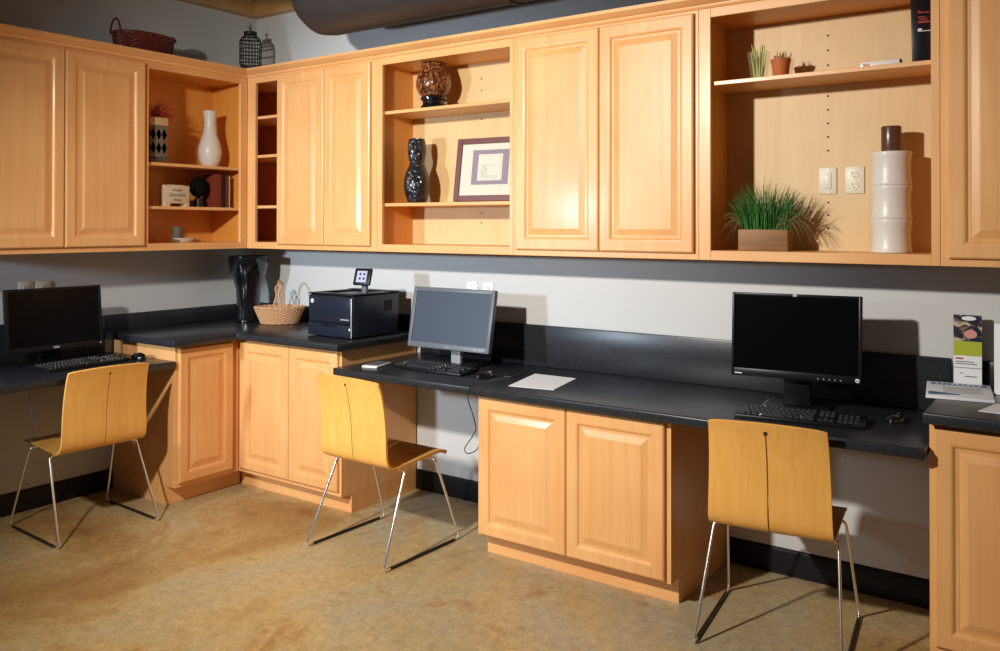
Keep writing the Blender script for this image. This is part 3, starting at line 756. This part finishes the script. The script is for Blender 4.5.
# ---------------------------------------------------------------- wall plates
def plate(kind, label, loc, rz, w=0.072, h=0.112, mat='plate'):
    t = thing('light_switch' if kind == 's' else 'wall_socket', label, 'switch' if kind == 's' else 'socket', loc, rz)
    part('cover_plate', box(BM(), (-w/2, -0.006, -h/2), (w/2, 0, h/2), 0.003, 2), mat, t)
    if kind == 's':
        part('rocker', box(BM(), (-0.016, -0.009, -0.032), (0.016, -0.005, 0.032), 0.002, 2), mat, t)
        bm = BM()
        for z in (-0.046, 0.046):
            d = disc(0.003); bmesh.ops.transform(d, matrix=Matrix.Translation((0, -0.0064, z)) @ Matrix.Rotation(PI/2, 4, 'X'), verts=d.verts); merge(bm, d)
        part('screw', bm, 'silver', t)
    else:
        for z in (-0.022, 0.022):
            d = disc(0.016, 0.004, 24); bmesh.ops.transform(d, matrix=Matrix.Translation((0, -0.0072, z)) @ Matrix.Rotation(PI/2, 4, 'X'), verts=d.verts)
            o = part('receptacle', d, mat, t)
            bm = BM(); box(bm, (-0.0075, -0.0098, z+0.001), (-0.0055, -0.009, z+0.010)); box(bm, (0.0055, -0.0098, z+0.001), (0.0075, -0.009, z+0.010))
            box(bm, (-0.002, -0.0098, z-0.010), (0.002, -0.009, z-0.006)); part('slots', bm, 'slot', o, smooth=False)
    return t
plate('s', 'cream rocker light switch inside the open right cabinet', (3.611, -0.0605, 1.648), 0, 0.070, 0.108)
plate('o', 'cream double socket next to the bamboo vase', (3.714, -0.0605, 1.648), 0, 0.073, 0.108)
plate('o', 'cream wall socket behind the left monitor, the farther from the corner', (0.0, -1.464, 1.118), PI/2)
plate('o', 'cream wall socket behind the left monitor, the nearer to the corner', (0.0, -1.375, 1.115), PI/2, 0.082)
plate('s', 'cream switch plate on the wall behind the silver monitor, left of two', (1.772, -0.0, 1.110), 0, mat='whiteg')
plate('o', 'cream socket plate on the wall behind the silver monitor, right of two', (1.877, -0.0, 1.110), 0, mat='whiteg')

# ---------------------------------------------------------------- shelf things, back wall
t = thing('hurricane_vase', 'amber mosaic glass vase on a dark foot, on the upper shelf', 'vase', (1.668, -0.20, 2.0672))
t.scale = (0.8, 0.8, 1)
part('foot', lathe(BM(), [(0.080, 0), (0.088, 0.006), (0.085, 0.020), (0.072, 0.030), (0.074, 0.045), (0.086, 0.052), (0.088, 0.062), (0.078, 0.070)], 36), 'gloss', t)
part('bowl', lathe(BM(), [(0.074, 0.066), (0.098, 0.085), (0.114, 0.115), (0.117, 0.140), (0.108, 0.175), (0.090, 0.215), (0.076, 0.245), (0.073, 0.245), (0.104, 0.175), (0.110, 0.14), (0.095, 0.09), (0.070, 0.072)], 36), 'mosaic', t)
t = thing('gourd_vase', 'black dimpled double-bulb vase beside the framed picture', 'vase', (1.553, -0.20, 1.5822))
t.scale = (0.8, 0.8, 1)
part('body', lathe(BM(), [(0.050, 0), (0.062, 0.006), (0.078, 0.045), (0.087, 0.09), (0.085, 0.125), (0.072, 0.165), (0.053, 0.198), (0.047, 0.212), (0.052, 0.228), (0.060, 0.262), (0.062, 0.290), (0.058, 0.322), (0.052, 0.340), (0.046, 0.342), (0.05, 0.30), (0.04, 0.22), (0.03, 0.1)], 40), 'dimple', t)
# framed picture leaning back
t = thing('framed_picture', 'plum-framed small print leaning on the middle shelf', 'picture', (2.015, -0.165, 1.5825), R(6))
hP, wP = 0.325, 0.40
rot = Matrix.Translation((0, -0.035, 0.003)) @ Matrix.Rotation(-R(9), 4, 'X')
bm = BM(); b_ = 0.030
for a, c in (((-wP/2, -0.014, 0), (-wP/2+b_, 0.004, hP)), ((wP/2-b_, -0.014, 0), (wP/2, 0.004, hP)), ((-wP/2+b_, -0.0137, hP-b_), (wP/2-b_, 0.004, hP)), ((-wP/2+b_, -0.0137, 0), (wP/2-b_, 0.004, b_))):
    box(bm, a, c, 0.002, 1, rot)
part('frame', bm, 'pframe', t)
part('mat_board', box(BM(), (-wP/2+b_-0.002, -0.006, b_-0.002), (wP/2-b_+0.002, 0.002, hP-b_+0.002), 0, 1, rot), 'matboard', t, smooth=False)
pt = part('print', box(BM(), (-0.105, -0.0075, 0.085), (0.105, -0.005, hP-0.062), 0, 1, rot), 'lilac', t, smooth=False)
part('print_border', box(BM(), (-0.070, -0.0085, 0.105), (0.070, -0.007, hP-0.085), 0, 1, rot), 'blush', pt, smooth=False)
part('print_field', box(BM(), (-0.060, -0.0095, 0.113), (0.060, -0.008, hP-0.093), 0, 1, rot), 'matboard', pt, smooth=False)
bm = BM()
for q in range(9):
    zz = 0.120+q*0.008; tube(bm, [rot @ Vector((-0.05+0.012*k, -0.0098, zz+0.004*math.sin(k*1.7+q))) for k in range(9 if q in (0, 1, 8) else 4)], 0.0007, 4)
part('print_marks', bm, 'ink', pt)
# succulent in a glass and the terracotta pot
t = thing('glass_planter', 'clear glass tumbler of pale green stems on the high shelf', 'plant', (3.378, -0.20, 2.0523))
part('glass', lathe(BM(), [(0.030, 0), (0.032, 0.003), (0.048, 0.118), (0.0465, 0.118), (0.029, 0.006)], 32), 'glass', t)
bm = BM()
for q in range(34):
    a = random.uniform(0, 2*PI); r0 = random.uniform(0, 0.018); r1 = r0+random.uniform(0.004, 0.024); hh = random.uniform(0.095, 0.155)
    tube(bm, [(math.cos(a)*r0, math.sin(a)*r0, 0.008), (math.cos(a)*(r0+r1)/2, math.sin(a)*(r0+r1)/2, hh*0.55), (math.cos(a)*r1, math.sin(a)*r1, hh)], 0.0042, 6, r1=0.0015)
part('stems', bm, 'pale', t, kind='stuff')
t = thing('small_pot', 'small terracotta pot of short stems on the high shelf', 'plant', (3.466, -0.20, 2.0523))
part('pot', lathe(BM(), [(0.026, 0), (0.028, 0.002), (0.036, 0.068), (0.038, 0.068), (0.039, 0.080), (0.036, 0.080), (0.034, 0.070), (0.025, 0.01)], 28), 'terra', t)
bm = BM()
for q in range(16):
    a = random.uniform(0, 2*PI); r0 = random.uniform(0, 0.028)
    tube(bm, [(math.cos(a)*r0, math.sin(a)*r0, 0.05), (math.cos(a)*r0*1.1, math.sin(a)*r0*1.1, random.uniform(0.085, 0.100))], 0.003, 5, r1=0.001)
part('stems', bm, 'straw', t, kind='stuff')
# flat white box, black box
t = thing('small_box', 'flat white box lying on the high shelf', 'box', (3.846, -0.24, 2.0523), R(3))
part('carton', box(BM(), (-0.068, -0.02, 0), (0.066, 0.02, 0.024), 0.002), 'whiteg', t)
part('end_cap', box(BM(), (0.066, -0.0205, 0), (0.071, 0.0205, 0.0245), 0.001), 'black', t)
part('printed_mark', box(BM(), (-0.060, -0.0206, 0.006), (-0.035, -0.0198, 0.017)), 'pink', t, smooth=False)
t = thing('tall_box', 'tall black carton with red print at the right end of the high shelf', 'box', (3.978, -0.205, 2.0523), R(8))
bm = BM(); box(bm, (-0.036, -0.03, 0), (0.038, 0.03, 0.250), 0.004, 2)
for v in bm.verts:
    if v.co.z < 0.05: v.co.x *= 0.86
part('carton', bm, 'black', t)
bm = BM()
for z_, x0_, x1_ in ((0.192, -0.012, -0.002), (0.186, -0.012, 0.026), (0.170, -0.012, 0.014), (0.162, -0.008, 0.020), (0.154, -0.012, 0.024), (0.150, -0.012, 0.028)):
    box(bm, (x0_, -0.0310, z_), (x1_, -0.0298, z_+0.0028))
part('red_lettering', bm, 'red', t, smooth=False)
bm = BM(); lathe(bm, [(0.001, 0), (0.008, 0.001), (0.006, 0.007), (0.001, 0.009)], 12, c=(-0.005, -0.0305, 0.122), sy=0.1); box(bm, (-0.012, -0.0310, 0.119), (0.030, -0.0298, 0.1215))
part('white_emblem', bm, 'ledw', t)
# bamboo vase
t = thing('bamboo_vase', 'tall white bamboo-shaped vase with brown wooden top in the right cabinet', 'vase', (3.868, -0.17, 1.3662))
zz = 0; prf = []
for k in range(3):
    z0_ = k*0.126
    prf += [(0.070, z0_+0.001), (0.0715, z0_+0.006), (0.0680, z0_+0.020), (0.0655, z0_+0.063), (0.0680, z0_+0.106), (0.0715, z0_+0.119), (0.070, z0_+0.1245), (0.0675, z0_+0.1255)]
prf += [(0.03, 0.379)]
part('body', lathe(BM(), prf, 44), 'white', t)
part('top_cap', lathe(BM(), [(0.034, 0.376), (0.0355, 0.380), (0.0355, 0.470), (0.034, 0.474), (0.027, 0.474), (0.026, 0.46)], 32), 'brown', t)
# grass planter
t = thing('grass_planter', 'wooden box planter of bright green grass in the right cabinet', 'plant', (3.404, -0.20, 1.3662), R(4))
bm = BM(); w_, d_, h_ = 0.097, 0.05, 0.085
box(bm, (-w_, -d_, 0), (w_, -d_+0.008, h_), 0.0015); box(bm, (-w_, d_-0.008, 0), (w_, d_, h_), 0.0015); box(bm, (-w_, -d_+0.008, 0), (-w_+0.008, d_-0.008, h_), 0.0015); box(bm, (w_-0.008, -d_+0.008, 0), (w_, d_-0.008, h_), 0.0015); box(bm, (-w_+0.008, -d_+0.008, 0), (w_-0.008, d_-0.008, h_-0.012))
for z_ in (0.028, 0.056): pass
part('box_pot', bm, 'crate', t)
def blades(n, hlo, hhi, spread, wid, lean):
    bm = BM()
    for q in range(n):
        x = random.uniform(-0.085, 0.085); y = random.uniform(-0.04, 0.04); hh = random.uniform(hlo, hhi)*(1-0.25*abs(x)/0.085)
        a = math.atan2(y*1.5, x) + random.uniform(-0.8, 0.8); ln = random.uniform(0.1, 1.0)*spread + lean*abs(x)/0.085
        dx, dy = math.cos(a)*ln, math.sin(a)*ln*0.5
        px, py = -math.sin(a), math.cos(a); prev = None; n_ = 7
        ph = random.uniform(0, PI); px, py = math.cos(ph), math.sin(ph)
        for k in range(n_):
            f = k/(n_-1); cx_ = x+dx*f**1.6; cy_ = y+dy*f**1.6; cz_ = 0.07+hh*(f - 0.35*ln/max(spread, 0.01)*f*f*0.6)
            w = wid*(1-f)**0.6+0.0002
            cy_ = max(min(cy_, 0.13), -0.12)
            cur = (bm.verts.new((cx_-px*w, cy_-py*w, cz_)), bm.verts.new((cx_+px*w, cy_+py*w, cz_)))
            if prev: bm.faces.new((prev[0], prev[1], cur[1], cur[0]))
            prev = cur
    return bm
part('grass_blades', blades(620, 0.12, 0.262, 0.085, 0.0018, 0.03), 'greenb', t, kind='stuff')
bm = BM()
for q in range(52):
    sgn = random.choice((-1, 1, 1)); x = sgn*random.uniform(0.03, 0.085); L_ = random.uniform(0.07, 0.145); zt_ = random.uniform(-0.02, 0.11); y = random.uniform(-0.035, 0.02)
    if sgn < 0: L_ = min(L_, 0.105)
    pts = [(x + sgn*L_*f, y - 0.02*f, max(0.004, 0.08 + 0.09*math.sin(f*2.0)*(1-f*0.3) + (zt_-0.09)*f*f)) for f in (0, 0.15, 0.3, 0.45, 0.6, 0.8, 1)]
    tube(bm, pts, 0.0012, 4, r1=0.0006)
part('wispy_stems', bm, 'straw', t, kind='stuff')

# ---------------------------------------------------------------- left shelf things
t = thing('bottle_vase', 'white long-necked vase on the left shelf', 'vase', (0.20, -0.500, 1.8082))
t.scale = (0.82, 0.82, 1)
part('body', lathe(BM(), [(0.050, 0), (0.056, 0.004), (0.074, 0.040), (0.083, 0.080), (0.080, 0.115), (0.066, 0.155), (0.050, 0.195), (0.042, 0.235), (0.041, 0.270), (0.047, 0.310), (0.051, 0.332), (0.047, 0.334), (0.037, 0.27), (0.03, 0.2), (0.03, 0.05)], 40), 'white', t)
t = thing('diamond_planter', 'square taupe planter with black diamonds and red twigs', 'plant', (0.235, -0.890, 1.8082), 0)
part('pot', box(BM(), (-0.045, -0.05, 0.030), (0.045, 0.05, 0.205), 0.003), 'planter', t)
part('foot', box(BM(), (-0.052, -0.057, 0), (0.052, 0.057, 0.030), 0.004), 'gloss', t)
part('rim', box(BM(), (-0.052, -0.056, 0.205), (0.052, 0.056, 0.250), 0.004), 'creamrim', t)
bm = BM()
for k in range(3):
    for j in range(2):
        yc = -0.034+k*0.034; zc = 0.082+j*0.075
        vs = [bm.verts.new((0.0458, yc+a, zc+b)) for a, b in ((0, -0.034), (0.0155, 0), (0, 0.034), (-0.0155, 0))]; bm.faces.new(vs)
        vs = [bm.verts.new((yc+a, -0.0508, zc+b)) for a, b in ((0, -0.034), (0.0155, 0), (0, 0.034), (-0.0155, 0))]; bm.faces.new(vs)
bmesh.ops.solidify(bm, geom=list(bm.faces), thickness=0.0004)
part('diamond_pattern', bm, 'black', t, smooth=False)
bm = BM()
for q in range(70):
    a = random.uniform(0.2, 1.9) if q % 3 else random.uniform(-1.2, 0.2); p = Vector((random.uniform(-0.02, 0.02), random.uniform(-0.02, 0.02), 0.245)); pts = [p.copy()]
    d = Vector((math.cos(a)*0.12, math.sin(a)*1.0, random.uniform(0.3, 1.3))).normalized()
    for k in range(6):
        p = p + d*0.021; d = (d + Vector((random.uniform(-.3, .3), random.uniform(-.25, .5), random.uniform(-.6, .3)))).normalized(); pts.append(p.copy())
    pts = [Vector((max(-0.12, min(0.06, v.x)), max(-0.075, v.y), min(0.42, max(0.22, v.z)))) for v in pts]
    tube(bm, pts, 0.0022, 5, r1=0.001)
part('twigs', bm, 'redtwig', t, kind='stuff')
t = thing('sign_block', 'small cream block sign with faded lettering on the left shelf', 'sign', (0.235, -0.760, 1.5693), 0)
M['signcream'] = plain('sign_cream', (0.62, 0.50, 0.34), 0.8)
bm = BM(); box(bm, (-0.03, -0.077, 0.018), (0.03, 0.077, 0.118), 0.002); box(bm, (-0.03, -0.077, 0), (0.03, -0.045, 0.020), 0.001); box(bm, (-0.03, 0.045, 0), (0.03, 0.077, 0.020), 0.001)
part('block', bm, 'signcream', t)
for s, z_, sz in (('simple', 0.094, 0.024), ('beautiful', 0.066, 0.030), ('things', 0.038, 0.022)):
    text_part('lettering', s, sz, 'ink', t, (0.0304, 0.0, z_), (PI/2, 0, PI/2))
bm = BM()
for k in range(14): lathe(bm, [(0.001, 0), (0.006, 0.002), (0.006, 0.006), (0.001, 0.009)], 8, c=(random.uniform(-0.02, 0.02), -0.07+k*0.0107, 0.116))
part('beaded_top', bm, 'signcream', t)
t = thing('ball_topiary', 'dark round topiary ball on a small foot beside the books', 'ornament', (0.19, -0.570, 1.5693), 0)
t.scale = (0.85, 0.85, 1)
bm = BM(); bmesh.ops.create_icosphere(bm, subdivisions=4, radius=0.060)
for v in bm.verts: v.co *= 1 + random.uniform(-0.05, 0.05); 
bmesh.ops.translate(bm, verts=bm.verts, vec=(0, 0, 0.118)); M['topi'] = plain('dark_foliage', (0.004, 0.005, 0.004), 0.9, spec=0.1)
part('ball', bm, 'topi', t)
part('foot', lathe(BM(), [(0.034, 0), (0.036, 0.01), (0.028, 0.05), (0.012, 0.06), (0.010, 0.075)], 20), 'iron', t)
def book(label, y, th, h, d, cover):
    t = thing('book', label, 'book', (0.13, y, 1.5693), 0, 'books on the left shelf')
    bm = BM(); box(bm, (0.0, -th/2, 0), (d, -th/2+0.002, h), 0.0005); box(bm, (0.0, th/2-0.002, 0), (d, th/2, h), 0.0005); box(bm, (d-0.003, -th/2, 0), (d, th/2, h), 0.001)
    part('cover', bm, cover, t); part('pages', box(BM(), (0.002, -th/2+0.0022, 0.004), (d-0.004, th/2-0.0022, h-0.004)), 'page', t, smooth=False)
book('rust red book on the left shelf, next to the topiary ball', -0.482, 0.040, 0.196, 0.13, 'book1')
book('dark slim book on the left shelf between the two red books', -0.448, 0.024, 0.198, 0.13, 'book2')
book('red book nearest the corner on the left shelf', -0.422, 0.022, 0.192, 0.13, 'book1')
book('thin cream book at the end of the row on the left shelf', -0.405, 0.008, 0.190, 0.13, 'page')
t = thing('candle_dish', 'small white dish on the lowest left shelf', 'dish', (0.20, -0.672, 1.3662))
t.scale = (0.85, 0.85, 1)
part('dish', lathe(BM(), [(0.05, 0), (0.055, 0.002), (0.088, 0.024), (0.090, 0.026), (0.086, 0.026), (0.05, 0.006)], 32, sx=0.6), 'white', t)
o = part('candle', lathe(BM(), [(0.027, 0), (0.028, 0.003), (0.028, 0.082), (0.022, 0.084)], 24), 'candle', loc=(0.195, -0.715, 1.3725)); tag(o, 'short grey candle standing in the white dish', 'candle')

# ---------------------------------------------------------------- on top of the cabinets
for_top = 2.394
t = thing('wicker_tray', 'dark red oval wicker basket on top of the left cabinets', 'basket', (0.205, -0.935, 2.3945), R(90))
t.scale = (0.86, 0.86, 1)
part('plinth', lathe(BM(), [(0.165, 0), (0.17, 0.004), (0.17, 0.010), (0.16, 0.010)], 36, sy=0.6), 'wickd', t)
w0 = bpy.data.objects.new('x', None); bpy.data.objects.remove(w0)
def wick2(root):
    a, b, at_, bt, h = 0.182, 0.112, 0.198, 0.124, 0.088
    bm = BM(); n = 88
    for k in range(9):
        f = k/8; A = a+(at_-a)*f; B = b+(bt-b)*f
        pts = [((A+0.004*math.cos(22*2*PI*q/n+k*PI))*math.cos(2*PI*q/n), (B+0.004*math.cos(22*2*PI*q/n+k*PI))*math.sin(2*PI*q/n), 0.014+f*h) for q in range(n)]
        tube(bm, pts, 0.0058, 6, closed=True)
    part('weave', bm, 'wickd', root)
    bm = BM(); tube(bm, [(at_*math.cos(2*PI*q/60), bt*math.sin(2*PI*q/60), 0.014+h+0.006) for q in range(60)], 0.009, 8, closed=True); part('rim', bm, 'wickd', root)
    bm = lathe(BM(), [(0.01, 0.012), (1, 0.012), (1, 0.02), (0.01, 0.02)], 36, sx=a, sy=b); part('basket_floor', bm, 'wickd', root)
    for sx in (-1, 1):
        top_ = 0.078 if sx < 0 else 0.03
        pts = [(sx*(at_-0.004), 0.055*math.cos(PI*q/16), 0.10+top_*math.sin(PI*q/16)) for q in range(17)]
        part('handle', tube(BM(), pts, 0.006, 8), 'wickd', root)
wick2(t)
t = thing('birdcage', 'small black wire birdcage on top of the corner cabinets', 'birdcage', (0.235, -0.235, 2.3945))
t.scale = (0.84, 0.84, 1)
part('base', lathe(BM(), [(0.058, 0), (0.06, 0.004), (0.056, 0.022), (0.070, 0.030), (0.073, 0.042), (0.068, 0.046)], 32), 'iron', t)
bm = BM(); rc, z0_, z1_ = 0.077, 0.044, 0.195
for k in range(22):
    a = 2*PI*k/22; c_, s_ = math.cos(a), math.sin(a)
    tube(bm, [(c_*rc*0.92, s_*rc*0.92, z0_), (c_*rc, s_*rc, z0_+0.02), (c_*rc, s_*rc, z1_), (c_*rc*0.88, s_*rc*0.88, z1_+0.022), (c_*0.045, s_*0.045, z1_+0.040), (c_*0.04, s_*0.04, z1_+0.060)], 0.0021, 5)
part('bars', bm, 'iron', t)
bm = BM()
for z_, rr in ((0.064, rc), (0.105, rc), (0.150, rc), (z1_, rc), (z1_+0.022, rc*0.88), (z1_+0.040, 0.046), (z1_+0.062, 0.044)): tube(bm, circ(rr, 32, z_), 0.0038, 6, closed=True)
part('hoops', bm, 'iron', t)
bm = lathe(BM(), [(0.046, z1_+0.050), (0.047, z1_+0.056), (0.047, z1_+0.063), (0.02, z1_+0.068), (0.003, z1_+0.072)], 28); part('cap', bm, 'iron', t)
bm = BM(); tube(bm, [(0, 0, z1_+0.068), (0.004, 0, z1_+0.085), (-0.006, 0, z1_+0.098), (0.006, 0, z1_+0.110), (0.001, 0, z1_+0.122)], 0.005, 8, r1=0.002)
for a in (0.6, 2.7, 3.9, 5.4): tube(bm, [(0, 0, z1_+0.080), (math.cos(a)*0.022, math.sin(a)*0.022, z1_+0.100), (math.cos(a)*0.040, math.sin(a)*0.040, z1_+0.088)], 0.0022, 6, r1=0.001)
part('finial', bm, 'iron', t)

# ---------------------------------------------------------------- leaflets at the right
t = thing('leaflet_holder', 'stand of tall leaflets with a picture above a lime green band', 'leaflets', (4.106, -0.056, 0.8752), R(4))
part('holder', box(BM(), (-0.046, 0.004, 0), (0.046, 0.022, 0.235), 0.002), 'black', t)
part('leaflet', box(BM(), (-0.046, -0.006, 0.0), (0.046, 0.004, 0.262), 0.001), 'paper', t, smooth=False)
lf = t.children[-1]
part('picture_area', box(BM(), (-0.046, -0.0072, 0.165), (0.046, -0.0060, 0.262)), 'photo', lf, smooth=False)
bm = BM(); lathe(bm, [(0.001, 0), (1, 0.0), (1, 0.001), (0.001, 0.001)], 20, sx=0.021, sy=0.016); bmesh.ops.transform(bm, matrix=Matrix.Translation((0.010, -0.0075, 0.192)) @ Matrix.Rotation(PI/2, 4, 'X'), verts=bm.verts)
part('pink_shape', bm, 'pink', lf)
bm = BM(); lathe(bm, [(0.001, 0), (1, 0.0), (1, 0.001), (0.001, 0.001)], 20, sx=0.024, sy=0.008); bmesh.ops.transform(bm, matrix=Matrix.Translation((0.004, -0.0076, 0.250)) @ Matrix.Rotation(PI/2, 4, 'X'), verts=bm.verts)
part('caption_bubble', bm, 'paper', lf)
part('lime_band', box(BM(), (-0.046, -0.0070, 0.112), (0.046, -0.0060, 0.165)), 'lime', lf, smooth=False)
part('fold_line', box(BM(), (-0.046, -0.0070, 0.066), (0.046, -0.0060, 0.068)), 'ink', lf, smooth=False)
bm = BM(); box(bm, (-0.040, -0.0070, 0.098), (-0.015, -0.0060, 0.104)); part('red_heading', bm, 'red', lf, smooth=False)
bm = BM()
for z_, a, b in ((0.088, -0.04, 0.02), (0.080, -0.04, 0.03), (0.045, -0.025, -0.015), (0.034, -0.01, 0.03)): box(bm, (a, -0.0068, z_), (b, -0.0060, z_+0.003))
part('small_print', bm, 'ink', lf, smooth=False)
def corner_prism(name, pts, z0, z1, mat, label, cat):
    o = part(name, prism(BM(), pts, z0, z1), mat, smooth=False); return tag(o, label, cat)
t = thing('flyer', 'white flyer with blue lettering lying over the worktop edge', 'flyer', (4.098, -0.228, 0.8755), R(8))
part('sheets', box(BM(), (-0.103, -0.150, 0.0), (0.103, 0.150, 0.010), 0.0015), 'paper', t)
bm = BM()
box(bm, (-0.088, 0.092, 0.0098), (0.090, 0.128, 0.0106)); part('blue_heading_band', bm, 'blue', t, smooth=False)
bm = BM(); p_ = [(-0.095, -0.125), (0.0, -0.100), (0.005, -0.085), (-0.095, -0.062)]; prism(bm, p_, 0.0098, 0.0106); part('blue_swoosh', bm, 'blue', t, smooth=False)
bm = BM()
for k in range(9): box(bm, (-0.074+k*0.017, 0.100+0.003*(k % 2), 0.0104), (-0.066+k*0.017, 0.121-0.004*(k % 3), 0.0110))
part('heading_marks', bm, 'paper', t, smooth=False)
bm = BM()
for k in range(5): box(bm, (-0.05, 0.045-k*0.025, 0.0098), (0.075-0.01*(k % 2), 0.050-k*0.025, 0.0104))
part('small_print', bm, 'ink', t, smooth=False)
corner_prism('paper_sheet', [(4.190, -0.530), (4.405, -0.545), (4.42, -0.385), (4.225, -0.372)], 0.8754, 0.8775, 'paper', 'white paper at the front of the right worktop', 'paper')
t = thing('sign_holder', 'upright white sign cut off by the right edge of the photo', 'sign', (4.305, -0.16, 0.8752), R(-4))
part('sign_sheet', box(BM(), (-0.105, -0.004, 0.004), (0.105, 0.002, 0.245), 0.001), 'paper', t)
part('clear_stand', box(BM(), (-0.108, -0.03, 0), (0.108, 0.05, 0.004), 0.001), 'whiteg', t)
